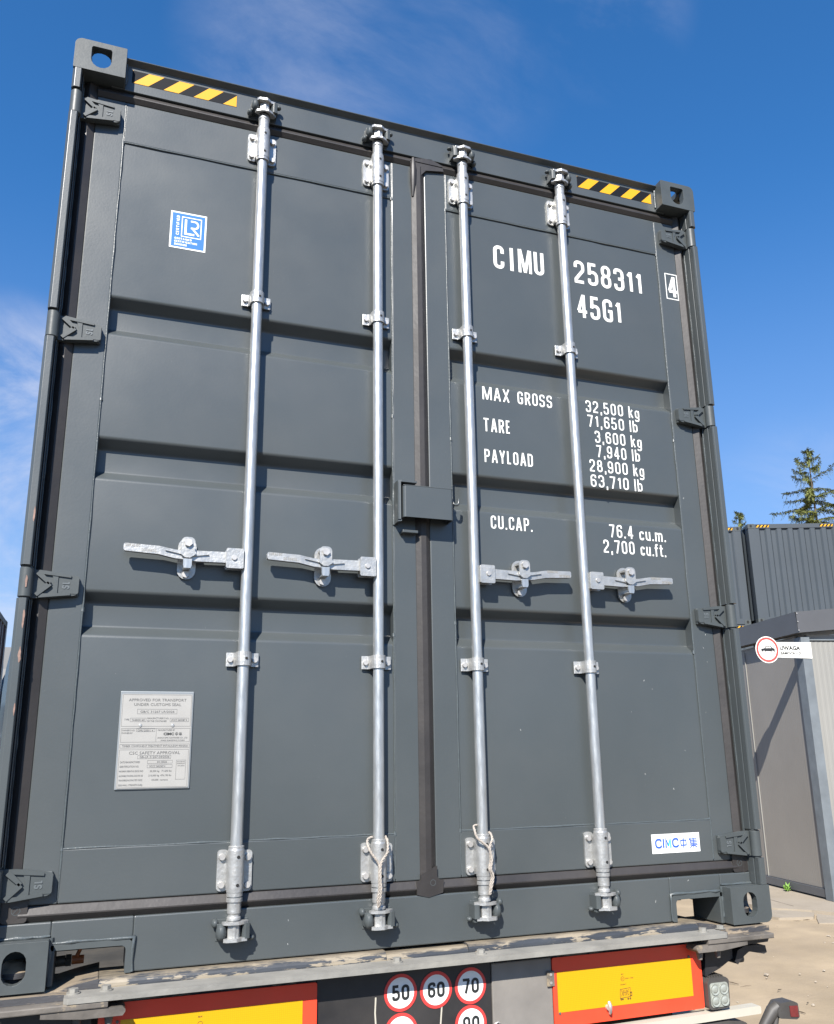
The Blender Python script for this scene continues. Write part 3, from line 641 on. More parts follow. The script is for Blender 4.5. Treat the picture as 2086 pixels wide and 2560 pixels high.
# keepers on the header and sill, catches on the doors
def keeper_mesh(top, s):
    sg = 1 if top else -1; mb = MB(); z = 0
    f = 1 if s < 0 else -1
    mb.box(-.046, .042, .0475, .0500, -.028, .028)
    def knob(cx, cy, cz, rx, ry, rz, n=10, m=6):
        vs = [(cx+rx*math.cos(2*math.pi*a/n)*math.sin(math.pi*b/m), cy+ry*math.sin(2*math.pi*a/n)*math.sin(math.pi*b/m), cz+rz*math.cos(math.pi*b/m)) for b in range(m+1) for a in range(n)]
        mb.add(vs, [(b*n+a, b*n+(a+1) % n, (b+1)*n+(a+1) % n, (b+1)*n+a) for b in range(m) for a in range(n)], True)
    knob(-.034, .020, .002*sg, .0145, .020, .023); mb.box(-.046, -.024, .020, .050, -.018, .020)
    knob(-.050, .034, -.020*sg, .010, .015, .012)
    mb.prism([tuple(p) for p in fillet([(.0215, .05), (.022, .012, .004), (.029, .004, .005), (.043, .008, .005), (.045, .05)], False, 3)], -.020, .019, 'z')
    mb.prism([(.026, .040), (.027, .016), (.040, .018), (.042, .040)], *sorted((.018*sg, .031*sg)), 'z')
    knob(.051, .032, .022*sg, .009, .010, .007)
    return (mb if s < 0 else mb.mirror()).mesh('cam_keeper', M['cast'])
for s, rods in ((-1, (-.589, -.169)), (1, (.169, .589))):
    kt, kb = keeper_mesh(True, s), keeper_mesh(False, s)
    for x in rods:
        for me, z in ((kt, 2.806), (kb, .104)):
            add_bevel(link('cam_keeper', me, K, (x, 0, z)), .003)
    cm = MB(); z = 1.155
    cm.prism(stadium(0, z, .054, .128), .0540, .0600, 'y')
    cme = cm.mesh('handle_catch', M['zinc'])
    hk = MB(); hk.prism([tuple(p) for p in fillet([(-.020, z+.016), (-.021, z+.056, .014), (.019, z+.056, .014), (.019, z+.016), (.024, z+.006), (.006, z-.007), (-.008, z-.007), (-.022, z+.004)], True, 5)], .0060, .0125, 'y')
    hk.prism([(.0125, z+.040), (.050, z+.044), (.054, z+.050), (.0125, z+.048)], -.016, .014, 'x')
    hme = hk.mesh('catch_tab', M['zinc'])
    lk = MB(); lk.prism([(-.013, z-.010), (.012, z-.010), (.012, z-.030), (.009, z-.038), (-.010, z-.038), (-.013, z-.030)], .0090, .0140, 'y'); lk.box(-.012, .010, .013, .054, z-.038, z-.033)
    kme = lk.mesh('catch_clip', M['galv'])
    b1 = MB().hexbolt((-.001, .0060, z+.038), (0, -1, 0), .0125, .008).mesh('bolt', M['bolt']); b2 = MB().hexbolt((-.002, .0540, z-.050), (0, -1, 0), .011, .010).mesh('bolt', M['bolt'])
    for x in rods:
        r_ = link('handle_catch', cme, K, (x+s*.178, 0, 0)); add_bevel(r_, .0015)
        for n, me in (('catch_tab', hme), ('catch_clip', kme), ('bolt', b1), ('bolt', b2)):
            q = link(n, me, r_)
            if n != 'bolt': add_bevel(q, .002)

# lock box over the middle of the doors
lb = MB()
lb.prism([(-.090, .055), (-.090, .006), (-.084, .000), (.080, .000), (.086, .006), (.086, .058), (.082, .058), (.082, .008), (.078, .004), (-.080, .004), (-.085, .008), (-.085, .055)], 1.330, 1.4375, 'z')
lb.box(-.0895, .0855, .0005, .058, 1.4377, 1.4415)
lb.build('lock_box_cover', M['paint'], K, .0035)
br = MB(); br.prism([(-.106, .060), (-.106, .012), (-.100, .006), (-.096, .006), (-.096, .060)], 1.322, 1.452, 'z')
br.prism([(-.1058, .060), (-.1058, .016), (-.094, .007), (-.040, .007), (-.040, .060)], 1.4522, 1.4585, 'z'); br.prism([(-.1058, .060), (-.1058, .016), (-.094, .007), (-.092, .060)], 1.3160, 1.3218, 'z')
br.build('lock_bracket', M['paint'], K, .002)
MB().box(-.084, -.030, .030, .0600, 1.284, 1.294).build('lock_bracket', M['paint'], K, .002)
bead([(-.107, .058, 1.315), (-.107, .058, 1.46)], .0045, K, .015, .5)
hk = [(.088, .050, 1.420), (.090, .040, 1.404), (.092, .034, 1.395), (.098, .031, 1.390), (.104, .031, 1.391), (.109, .031, 1.397), (.110, .031, 1.408), (.110, .031, 1.413)]
MB().tube([(x+.004, y_-.012, z) for x, y_, z in hk], .0045, 8).build('seal_hook', M['paint'], K)

# ------------------------------------------------------------------ flat print on the container
def marking(body, x, z, h, width=None, y=None, **k):
    mb = MB(); strokes(mb, body, x, z, h, (Y0+.0045 if y is None else y)-.0006, width, **k); mb.build('marking', M['mark'], K, recalc=False)
marking('C', .302, 2.369, .100, .045, tw=.142); marking('I', .372, 2.369, .100, .0142, tw=.142); marking('M', .407, 2.371, .100, .057, tw=.122, gw=.36); marking('U', .475, 2.373, .100, .043, tw=.142)
marking('258311', .652, 2.372, .101, .3135, tw=.134, gw=.46, gap=.135)
marking('45G1', .654, 2.222, .100, .201, tw=.134, gw=.46, gap=.135)
marking('4', 1.087, 2.388, .094, .047, y=Y0, tw=.145, gw=.44)
bx = MB(); ribbon(bx, [(1.0795, 2.3775), (1.1355, 2.3775), (1.1355, 2.4925), (1.0795, 2.4925)], .0042, Y0-.0006, True); bx.build('marking', M['mark'], K, recalc=False)
marking('MAX', .236, 1.8175, .050, .108, gw=.46); marking('GROSS', .377, 1.8175, .050, .142, gw=.44)
marking('TARE', .236, 1.694, .051, .106, gw=.44); marking('PAYLOAD', .236, 1.5765, .049, .191, gw=.44)
for body, x, x1, z, unit, uw in (('32,500', .663, .826, 1.8225, 'kg', .047), ('71,650', .667, .826, 1.7640, 'lb', .034), ('3,600', .694, .826, 1.7020, 'kg', .047), ('7,940', .696, .826, 1.6445, 'lb', .034), ('28,900', .663, .826, 1.5845, 'kg', .047), ('63,710', .663, .826, 1.5245, 'lb', .034)):
    marking(body, x, z, .0480, x1-x, gw=.44, gap=.17); marking(unit, .8515, z, .0470, uw, gw=.46)
marking('CU.CAP.', .251, 1.3315, .0475, .161, gw=.44); marking('76.4', .727, 1.3350, .0490, .101, gw=.44); marking('cu.m.', .8555, 1.3330, .0480, .114, gw=.44)
marking('2,700', .698, 1.2750, .0490, .131, gw=.44); marking('cu.ft.', .8555, 1.2745, .0480, .110, gw=.44)

sc_ = MB(); rnd = random.Random(17)
for i in range(24):
    x, z = (rnd.uniform(.15, 1.02), rnd.uniform(.36, .88)) if i < 11 else (rnd.uniform(-.95, .95), rnd.uniform(.05, .15)) if i < 17 else (rnd.uniform(1.06, 1.12), rnd.uniform(.4, 1.6))
    yy = (Y0+.0045 if i < 11 else .050 if i < 17 else Y0)-.0004; a = rnd.uniform(.8, 2.2); L_ = rnd.uniform(.002, .008); w = rnd.uniform(.0005, .0010)
    ribbon(sc_, [(x, z), (x+L_*.5*math.cos(a)+.0006, z+L_*.5*math.sin(a)), (x+L_*math.cos(a), z+L_*math.sin(a))], w, yy)
o = sc_.build('scratch_marks', M['mark'], K, recalc=False); o['kind'] = 'stuff'

# hazard stripes on the header
def stripes(x0, x1, z0, z1, shift):
    b = MB().box(x0, x1, .0492, .0499, z0, z1).build('hazard_sticker', M['black'], K)
    y = MB(); dx = z1-z0; pitch = .1005; k = -2
    def clip(poly, f):
        out = []
        for i, p in enumerate(poly):
            q = poly[(i+1) % len(poly)]; a, c = f(p), f(q)
            if a >= 0: out.append(p)
            if (a >= 0) != (c >= 0): t = a/(a-c); out.append((p[0]+(q[0]-p[0])*t, p[1]+(q[1]-p[1])*t))
        return out
    while True:
        xa = x0+shift+k*pitch; k += 1
        if xa > x1: break
        p = [(xa, z0), (xa+.050, z0), (xa+.050+dx, z1), (xa+dx, z1)]
        p = clip(clip(p, lambda q: q[0]-x0), lambda q: x1-q[0])
        if len(p) > 2: y.poly([(a, .0488, c) for a, c in p])
    y.build('stripes', M['yellow'], b, recalc=False)
stripes(-1.037, -.685, 2.808, 2.8585, .004); stripes(.685, 1.038, 2.807, 2.8585, .002)

# blue certification sticker
yp = Y0+.0045
st = MB().box(-.880, -.763, yp-.0010, yp-.0002, 2.214, 2.3525).build('certification_sticker', M['white'], K)
MB().box(-.8745, -.7685, yp-.0014, yp-.0011, 2.2195, 2.3470).build('blue_field', M['blue'], st)
lg = MB(); yy = yp-.0018
ribbon(lg, [(-.8425, 2.2605), (-.7805, 2.2605), (-.7805, 2.3345), (-.8425, 2.3345)], .0032, yy, True)
ribbon(lg, [(-.8305, 2.3265), (-.8305, 2.2725), (-.8015, 2.2725)], .0070, yy)
ribbon(lg, fillet([(-.8145, 2.3225), (-.7905, 2.3225, .013), (-.7905, 2.2965, .013), (-.8135, 2.2965)], False, 6), .0062, yy-.0001)
ribbon(lg, [(-.8090, 2.2965), (-.7865, 2.2705)], .0064, yy-.0002)
for body, z, w in (('CONTAINER', 2.2465, .055), ('CERTIFICATION', 2.2355, .073), ('SCHEME', 2.2245, .041)): strokes(lg, body, -.864, z, .0076, yy, w, gw=.5, tw=.24)
c_ = MB(); strokes(c_, 'CERTIFIED', 0, 0, .0098, 0, .073, gw=.5, tw=.22); lg.add([(-.851-z, yy+y, 2.2635+x) for x, y, z in c_.v], c_.f)
lg.build('sticker_print', M['white'], st, recalc=False)

# maker's sticker on the right door
ms = MB().box(.8015, .9945, Y0-.0008, Y0-.0001, .2325, .2945).build('maker_sticker', M['sticker_dirty'], K)
yy = Y0-.0012; lb_ = MB(); z0, h = .2515, .0255
cA = lambda x, w: fillet([(x+w, z0+h-.007), (x+w-.003, z0+h, .01), (x, z0+h, .013), (x, z0, .013), (x+w-.003, z0, .01), (x+w, z0+.007)], False, 5)
ribbon(lb_, cA(.817, .022), .0064, yy); ribbon(lb_, [(.8475, z0-.002), (.8475, z0+h+.002)], .0064, yy)
ribbon(lb_, [(.8570, z0-.002), (.8580, z0+h+.001), (.8665, z0+.004)], .0064, yy); ribbon(lb_, cA(.885, .022), .0064, yy)
x, zc = .9165, z0+h/2-.001
ribbon(lb_, [(x+.001, zc-.008), (x+.001, zc+.008), (x+.022, zc+.008), (x+.022, zc-.008)], .0042, yy, True); ribbon(lb_, [(x+.0115, zc+.016), (x+.0115, zc-.017)], .0044, yy-.0001)
x = .950
ribbon(lb_, [(x+.008, zc+.017), (x, zc+.006)], .0034, yy); ribbon(lb_, [(x+.006, zc+.011), (x+.006, zc-.004)], .0034, yy-.0001); ribbon(lb_, [(x+.018, zc+.017), (x+.020, zc-.002)], .0034, yy-.0002)
for i, dz in enumerate((.011, .006, .001, -.004)): ribbon(lb_, [(x+.006, zc+dz), (x+.033, zc+dz)], .0028, yy-.0003)
ribbon(lb_, [(x, zc-.0085), (x+.035, zc-.0085)], .0030, yy-.0004); ribbon(lb_, [(x+.0175, zc-.004), (x+.0175, zc-.018)], .0034, yy-.0005)
ribbon(lb_, [(x+.016, zc-.009), (x+.003, zc-.017)], .0030, yy-.0006); ribbon(lb_, [(x+.019, zc-.009), (x+.033, zc-.017)], .0030, yy-.0007)
lb_.build('sticker_print', M['logo_blue'], ms, recalc=False)
lc = MB(); ribbon(lc, [(.8660, z0+.004), (.8750, z0+h+.001), (.8755, z0-.002)], .0064, yy-.0008); lc.build('sticker_print', M['logo_cyan'], ms, recalc=False)

# approval plate on the left door
pe = MB(); pe.box(-.9270, -.7240, yp-.0045, yp, .4840, .7570); pl_ = pe.build('approval_plate', M['plate_edge'], K, .002)
MB().prism(rrect(-.9225, -.7285, .4875, .7490, .003), yp-.0058, yp-.0044, 'y').build('plate_face', M['plate'], pl_)
yq = yp-.0062; ln = MB()
for x0, z0, x1, z1 in ((-.879, .693, -.77, .706), (-.897, .671, -.854, .681), (-.788, .671, -.736, .681), (-.878, .643, -.828, .651), (-.87, .568, -.78, .577), (-.843, .555, -.775, .563), (-.843, .543, -.775, .551), (-.764, .51, -.738, .563), (-.92, .658, -.731, .747), (-.919, .614, -.731, .652), (-.92, .598, -.731, .608), (-.92, .490, -.732, .593)):
    ribbon(ln, [(x0, z0), (x1, z0), (x1, z1), (x0, z1)], .00055, yq, True)
ribbon(ln, [(-.824, .614), (-.824, .652)], .0005, yq-.0001); ln.build('plate_line', M['print'], pl_, recalc=False)
for x in (-.869, -.780): MB().lathe([(0, .0055), (.0018, .0045), (.0026, 0)], 0, 0, 12).build('rivet', M['zinc'], pl_).matrix_local = Matrix.Translation((x, yp-.006, .6605)) @ Matrix.Rotation(R(90), 4, 'X')
for body, x, z, w, h in [('APPROVED FOR TRANSPORT', -0.904, 0.7285, 0.159, 0.008), ('UNDER CUSTOMS SEAL', -0.889, 0.7155, 0.13, 0.008), ('GB/C 31267 LR/2026', -0.871, 0.696, 0.094, 0.0065), ('TYPE', -0.913, 0.674, 0.013, 0.0055), ('TA4B4501-BC', -0.893, 0.673, 0.036, 0.0055), ("MANUFACTURER'S NO.", -0.851, 0.678, 0.06, 0.005), ('OF THE CONTAINER', -0.851, 0.67, 0.054, 0.005), ('XCCC 2603387 4', -0.785, 0.673, 0.044, 0.0055), ("OWNER'S NO.", -0.917, 0.6445, 0.035, 0.0045), ('CIMU 258311 4', -0.875, 0.644, 0.042, 0.005), ('OWNED BY', -0.917, 0.637, 0.029, 0.0045), ('MANUFACTURED BY', -0.82, 0.645, 0.047, 0.0045), ('XINHUI CIMC CONTAINER CO., LTD', -0.82, 0.6235, 0.083, 0.0045), ('XINHUI, GUANGDONG, P.R.CHINA', -0.811, 0.6165, 0.067, 0.0042), ('TIMBER COMPONENT TREATMENT IM/TAILILEUM 400/2026', -0.914, 0.6005, 0.179, 0.0055), ('CSC SAFETY APPROVAL', -0.894, 0.58, 0.139, 0.0085), ('GB-LR 31267-04/2026', -0.865, 0.57, 0.081, 0.006), ('DATE MANUFACTURED', -0.916, 0.5565, 0.053, 0.0055), ('04 /2026', -0.817, 0.5565, 0.027, 0.005), ('IDENTIFICATION NO.', -0.916, 0.5445, 0.051, 0.0055), ('XCCC 2603387 4', -0.837, 0.5445, 0.043, 0.005), ('MAXIMUM OPERATING GROSS MASS', -0.917, 0.532, 0.064, 0.005), ('32,500 kg   71,650 lbs', -0.835, 0.5315, 0.059, 0.005), ('ALLOWABLE STACKING LOAD FOR 1.8G', -0.917, 0.5195, 0.064, 0.005), ('216,000 kg  476,190 lbs', -0.838, 0.5195, 0.062, 0.005), ('TRANSVERSE RACKING TEST FORCE', -0.917, 0.5075, 0.063, 0.005), ('150,000  newtons', -0.829, 0.5075, 0.044, 0.005), ('SIDE-WALL STRENGTH 0.6Pg', -0.917, 0.4945, 0.064, 0.005), ('FIRST MAINTENANCE', -0.762, 0.557, 0.022, 0.0028), ('EXAMINATION DATE', -0.762, 0.552, 0.022, 0.0028), ('04 2031', -0.760, 0.546, 0.019, 0.003)]:
    text(pl_, 'plate_print', body, x, z, h, yq-.0001, M['print'], w, .0)
text(pl_, 'plate_print', 'CIMC', -.804, .633, .0072, yq-.0001, M['print_dark'], .029, .0004)
zh = MB(); x, zc = -.771, .6365
ribbon(zh, [(x, zc-.002), (x, zc+.0025), (x+.007, zc+.0025), (x+.007, zc-.002)], .0011, yq, True); ribbon(zh, [(x+.0035, zc+.005), (x+.0035, zc-.005)], .0011, yq-.0001)
for dz in (.003, .001, -.001): ribbon(zh, [(x+.0110, zc+dz), (x+.018, zc+dz)], .0007, yq)
ribbon(zh, [(x+.0112, zc+.004), (x+.0112, zc-.002)], .0008, yq-.0001); ribbon(zh, [(x+.0145, zc+.0045), (x+.0145, zc-.005)], .0008, yq-.0002); ribbon(zh, [(x+.010, zc-.0026), (x+.019, zc-.0026)], .0008, yq-.0003)
zh.build('plate_print', M['print_dark'], pl_, recalc=False)

# ------------------------------------------------------------------ ropes hung over two bars
def rope_mesh(paths, r=.0032):
    mb = MB()
    for path in paths:
        P = [Vector(p) for p in path]; pts = []
        for i in range(len(P)-1):
            a, b, c, d = P[max(i-1, 0)], P[i], P[i+1], P[min(i+2, len(P)-1)]
            k = max(2, int((c-b).length/.003))
            for j in range(k):
                t = j/k; pts.append(.5*((2*b)+(c-a)*t+(2*a-5*b+4*c-d)*t*t+(3*b-a-3*c+d)*t**3))
        pts.append(P[-1])
        for ph in (0, 2*math.pi/3, 4*math.pi/3):
            q = []
            for i, p in enumerate(pts):
                t = (pts[min(i+1, len(pts)-1)]-pts[max(i-1, 0)]).normalized(); a = t.cross(Vector((0, 1, 0)))
                a = a.normalized() if a.length > .01 else Vector((1, 0, 0)); b = t.cross(a)
                w = ph+i*.62; q.append(p+(a*math.cos(w)+b*math.sin(w))*r*.62)
            mb.tube(q, r*.66, 5)
    return mb
y = -.004
rope_mesh([[(-.189, .028, .332), (-.205, .022, .326), (-.210, .006, .312), (-.203, y, .291), (-.180, y-.002, .257), (-.1785, y-.002, .225), (-.1775, y, .190), (-.1815, y+.004, .160), (-.1790, .003, .138)],
           [(-.149, .030, .332), (-.145, .022, .322), (-.148, .006, .308), (-.154, y, .286), (-.172, y-.003, .262), (-.1760, y-.006, .225), (-.1740, y-.006, .185), (-.1775, y-.002, .155), (-.1765, .000, .140)]]).build('rope', M['rope'])
tag(bpy.data.objects['rope'], 'white twisted rope hanging straight down from the locking bar just left of the door gap', 'rope', 'white ropes tied to the locking bars')
o = rope_mesh([[(.150, .030, .352), (.137, .022, .350), (.132, .006, .340), (.137, y, .316), (.172, y-.002, .286), (.177, y-.002, .252), (.172, y-.002, .226), (.180, y, .206), (.176, y+.002, .180), (.173, .000, .151)],
           [(.190, .030, .330), (.192, .018, .325), (.187, y+.002, .311), (.176, y-.004, .288), (.180, y-.006, .250), (.176, y-.006, .225), (.184, y-.004, .204), (.1795, y-.002, .178), (.1755, .000, .153)]]).build('rope', M['rope'])
tag(o, 'white twisted rope with slanting loop on the locking bar right of the door gap', 'rope', 'white ropes tied to the locking bars')

# ------------------------------------------------------------------ the trailer under the container
T = thing('container_trailer', 'worn black container trailer carrying the container, with yellow marker boards and speed roundels', 'trailer', (0, 0, 0))
def beam(x0, x1, zt, mat_, yf=.018):
    mb = MB(); pr = fillet([(yf, -.08), (yf, zt, .020), (.165, zt, .01), (.165, -.08)], False, 5)
    mb.prism([tuple(p) for p in pr], x0, x1, 'x', False); return mb.build('rear_beam', mat_, T)
beam(-.93, -.150, .0150, M['beam']); beam(-.1498, .108, .0085, M['beam'], .021); beam(.1082, .93, .0150, M['beam'])
for s in (-1, 1):
    q = MB(); y_ = .019
    q.prism([(.9302, -.06), (.9302, .0148), (.985, .006), (1.035, -.0055), (1.19, -.0055), (1.19, -.06)], y_, .24, 'y')
    q.prism([(.990, -.022), (.990, -.010), (1.03, -.0060), (1.185, -.0060), (1.185, -.022)], -.018, .0188, 'y')
    (q if s > 0 else q.mirror()).build('beam_end', M['beam_end'], T, .004)
    q = MB(); q.prism([(-.062, -.038), (-.062, -.0225), (.10, -.0225), (.10, -.038)], .905, 1.165, 'x')
    q.prism([(.868, -.060), (.862, -.052), (.862, -.046), (.870, -.0385), (.9048, -.0385), (1.06, -.0385), (1.06, -.050), (.96, -.060)], -.058, .05, 'y')
    (q if s > 0 else q.mirror()).build('end_plate', M['bar_rust'], T, .003)
MB().prism([(x, y) for x, y in ((-1.010, -.052), (-1.000, -.064), (.978, -.064), (.990, -.052), (.990, .0178), (-1.010, .0178))], -.0222, -.0085, 'z').build('flat_bar', M['bar'], T, .002)
for x, yb in ((-.989, -.012), (-.911, -.010), (-.128, -.014), (.133, -.014), (.924, -.012), (1.002, .000)):
    b = MB().lathe([(-.0085 if x < 1 else -.006, .0), (-.0085 if x < 1 else -.006, .017), (-.0055, .017), (-.0055, 0)], x, yb, 14); b.hexbolt((x, yb, -.0056), (0, 0, 1), .0125, .0095); b.build('beam_bolt', M['bar'], T, .001)
for x in (-.975, -.900, .890, .960):
    MB().cone((x, -.030, -.085), (x, -.030, -.060), .008, .012, 10).build('bolt_end', M['bar_rust'], T)
def board(x0, x1, z0, z1, label_mark):
    b = MB().prism(rrect(x0, x1, z0, z1, .006), .0005, .006, 'y').build('marker_board', M['red'], T, .001)
    b['label'] = 'red bordered yellow reflective rear marker board'
    if label_mark:
        pts = [(x0+.014, z0+.040), (x0+.014, z1-.041), (x1-.040, z1-.041), (x1-.040, z0+.040)]
    else: pts = [(x0+.055, z0+.040), (x0+.055, z1-.041), (x1-.040, z1-.041), (x1-.040, z0+.040)]
    MB().prism(pts, -.0006, .0004, 'y').build('reflective_field', M['reflector'], b)
    return b
bl = board(-.925, -.357, -.236, -.043, False); brd = board(.374, .914, -.236, -.043, True)
for b, x, z in ((bl, -.878, -.0875), (brd, .868, -.080), (brd, .392, -.198)):
    MB().cone((x, .0004, z), (x, -.0022, z), .0042, .0036, 10).build('screw', M['bar_rust'], b)
# small print on the right board: approval mark and a little truck
pr = MB(); yy = -.0010
ribbon(pr, circle(.6165, -.1225, .0062, 16), .0010, yy, True); strokes(pr, 'E1', .6135, -.1250, .0048, yy, .006, gw=.5, tw=.18); strokes(pr, 'RF', .612, -.1115, .0036, yy, .009, gw=.5, tw=.2)
strokes(pr, 'E0011 703', .6265, -.1245, .0036, yy, .028, gw=.5, tw=.2); strokes(pr, 'SC347', .608, -.1405, .0034, yy, .020, gw=.5, tw=.2)
ribbon(pr, [(.604, -.177), (.606, -.152), (.642, -.150), (.640, -.175)], .0013, yy, True)
for i in range(5):
    t = i/4; ribbon(pr, [(.609+.026*t, -.155+.001*t), (.613+.018*t, -.160)], .0016, yy); ribbon(pr, [(.613+.018*t, -.164), (.609+.026*t, -.172+.001*t)], .0016, yy)
ribbon(pr, [(.610, -.1625), (.636, -.1612)], .0012, yy-.0001)
ribbon(pr, [(.6405, -.1635), (.6465, -.1628), (.6460, -.173), (.6405, -.174)], .0022, yy, True)
for x in (.607, .613, .632, .640):
    ribbon(pr, circle(x, -.1805, .0020, 10), .0018, yy-.0001, True)
pr.build('board_print', M['print_dark'], brd, recalc=False)
lp = MB(); strokes(lp, 'RF', -.676, -.099, .0042, yy, .011, gw=.5, tw=.2); ribbon(lp, circle(-.670, -.114, .0062, 16), .0010, yy, True); lp.build('board_print', M['print_dark'], bl, recalc=False)
lt = MB(); lt.cone((.5575, -.0008, -.197), (.5575, -.010, -.197), .009, .008, 12); lt.tube([(.5575, -.010, -.180), (.5575, -.016, -.190), (.5585, -.014, -.207), (.561, -.006, -.214)], [.005, .0065, .0055, .004], 8)
lt.build('board_latch', M['bolt'], brd)
hg = MB().box(.3535, .3785, -.0030, .0012, -.121, -.078).build('board_hinge', M['bar_rust'], T, .0015)
for z in (-.088, -.111): MB().cone((.366, -.0030, z), (.366, -.0046, z), .0042, .004, 10).build('screw', M['bolt'], hg)
pan = MB().box(-.3565, .1735, .010, .022, -.46, -.026).build('centre_panel', M['trailer_black'], T, .002)
MB().box(.1740, .3735, .0045, .018, -.46, -.042).build('side_panel', M['sheet'], T, .003)
q = MB(); q.tube([(.178, .004, -.205), (.186, -.004, -.199), (.194, .004, -.205)], .0025, 7); q.build('pull_ring', M['bolt'], T)
for x0, x1, z0, z1 in ((-.3565, -.17, -.035, -.028),): MB().box(x0, x1, .004, .0098, z0, z1).build('panel_rib', M['trailer_black'], T)
for x, dx in ((-.185, .002), (.012, -.003)):
    mb = MB(); ribbon(mb, [(x, -.10), (x-dx, -.14), (x+dx, -.20), (x-dx*2, -.27)], .0045, .0094); mb.build('glue_streak', M['white_steel'], pan, recalc=False)
def roundel(x, z, digits):
    r_ = MB().prism(circle(x, z, .0495, 40), .0080, .0098, 'y').build('speed_roundel', M['roundel_red'], T)
    MB().prism(circle(x, z, .0405, 40), .0074, .0079, 'y').build('roundel_field', M['white'], r_)
    if digits:
        d = MB(); strokes(d, digits, x-.0260, z-.0200, .041, .0070, .0520, gw=.52, tw=.185, gap=.10, n=5); d.build('digits', M['print_dark'], r_, recalc=False)
for a in ((-.111, -.0945, '50'), (-.0025, -.097, '60'), (.106, -.0965, '70'), (-.110, -.1965, ''), (.1045, -.1975, '90')): roundel(*a)
# work lamp
wl = MB().prism([tuple(p) for p in fillet([(.918, -.239, .012), (.998, -.239, .012), (1.002, -.155, .012), (.990, -.147, .010), (.930, -.147, .012), (.918, -.160, .012)], True, 4)], -.018, .035, 'y').build('work_lamp', M['plastic'], T, .003)
MB().prism(rrect(.9255, .9945, -.2325, -.1610, .010), -.0205, -.0178, 'y').build('lens', M['lens'], wl, .001)
for x in (.943, .977):
    for z in (-.180, -.214):
        m_ = MB(); m_.lathe([(0, .0165), (.003, .0165), (.0015, .012), (.0045, .006), (.005, 0)], 0, 0, 20); q = m_.build('lamp_cup', M['lens'], wl); q.matrix_local = Matrix.Translation((x, -.0206, z)) @ Matrix.Rotation(R(90), 4, 'X')
for i in range(6): MB().box(.932+i*.010, .936+i*.010, -.010, .034, -.1472, -.1425).build('fin', M['plastic'], wl)
# underrun bar, tail lamp, marker lamp on its rubber arm
MB().prism([(.42, -.276), (.42, -.2525), (1.112, -.2445), (1.117, -.248), (1.117, -.264), (1.113, -.268)], -.02, .02, 'y').build('underrun_bar', M['white_steel'], T, .003)
MB().prism([tuple(p) for p in fillet([(.46, -.34), (.46, -.284, .01), (.98, -.276, .01), (1.06, -.288, .02), (1.085, -.34, .01)], True, 4)], -.012, .06, 'y').build('tail_lamp', M['plastic'], T, .004)
MB().box(.395, .470, -.006, .0, -.40, -.2410).build('lamp_bracket', M['trailer_black'], T, .002)
for x in (.430, .460): MB().cone((x, -.0061, -.2490), (x, -.013, -.2490), .010, .009, 10).build('bolt', M['bolt'], T)
arm = MB(); arm.tube([(1.085, .01, -.40), (1.118, .006, -.345), (1.150, .002, -.300), (1.176, 0, -.272), (1.196, -.004, -.262)], [.017, .0175, .018, .022, .024], 12); arm.tube([(1.155, -.010, -.40), (1.166, -.008, -.34), (1.185, -.008, -.285)], .009, 10)
ml = arm.build('marker_lamp', M['plastic'], T)
MB().prism([tuple(p) for p in fillet([(1.180, -.288, .010), (1.252, -.298, .006), (1.264, -.292, .006), (1.262, -.250, .008), (1.244, -.242, .012), (1.196, -.243, .018), (1.178, -.262, .012)], True, 4)], -.026, .026, 'y').build('lamp_body', M['plastic'], ml, .004)
MB().prism([(1.2265, -.287), (1.2580, -.2905), (1.2575, -.2565), (1.2250, -.2545)], -.0285, -.0255, 'y').build('lens', M['lens_red'], ml, .002)
# bracket under the right end of the beam, chassis, wheels
bk = MB(); bk.prism([(.935, -.062), (1.172, -.056), (1.178, -.045), (1.178, -.0400), (.935, -.0400)], -.02, .10, 'y')
bk.prism([(.925, -.145), (.935, -.0630), (1.040, -.0630), (1.040, -.098), (.985, -.125)], .0, .12, 'y')
bk.prism([(1.0402, -.108), (1.055, -.075), (1.085, -.0640), (1.125, -.0640), (1.168, -.068), (1.172, -.090), (1.160, -.094), (1.10, -.082), (1.075, -.096), (1.050, -.118)], -.01, .07, 'y')
bk.build('corner_bracket', M['trailer_black'], T, .004)
bk2 = MB(); bk2.prism([(x, y_) for x, y_ in ((-1.172, .0), (-.94, .0), (-.94, .12), (-1.172, .12))], -.14, -.041, 'z'); bk2.build('corner_bracket', M['trailer_black'], T, .004)
MB().lathe([(-.118, .0), (-.118, .022), (-.112, .024), (-.092, .022), (-.088, 0)], 1.083, .035, 14).build('rubber_buffer', M['plastic'], T)
ch = MB()
for s in (-1, 1):
    for z0, z1, w in ((-.50, -.485, .07), (-.095, -.080, .07), (-.4848, -.0952, .012)):
        a, b = sorted((s*.45-w, s*.45+w)); ch.box(a, b, .24, 12.0, z0, z1)
for y_ in (.9, 2.4, 3.9, 5.4, 7.0, 8.6, 10.2, 11.6): ch.box(-.4375, .4375, y_, y_+.10, -.40, -.16)
ch.box(-1.20, .900, .166, .238, -.32, -.0785); ch.box(.9002, 1.19, .166, .238, -.105, -.0785); ch.box(-1.20, 1.20, 11.5, 11.62, -.25, -.02)
ch.build('chassis', M['trailer_black'], T)
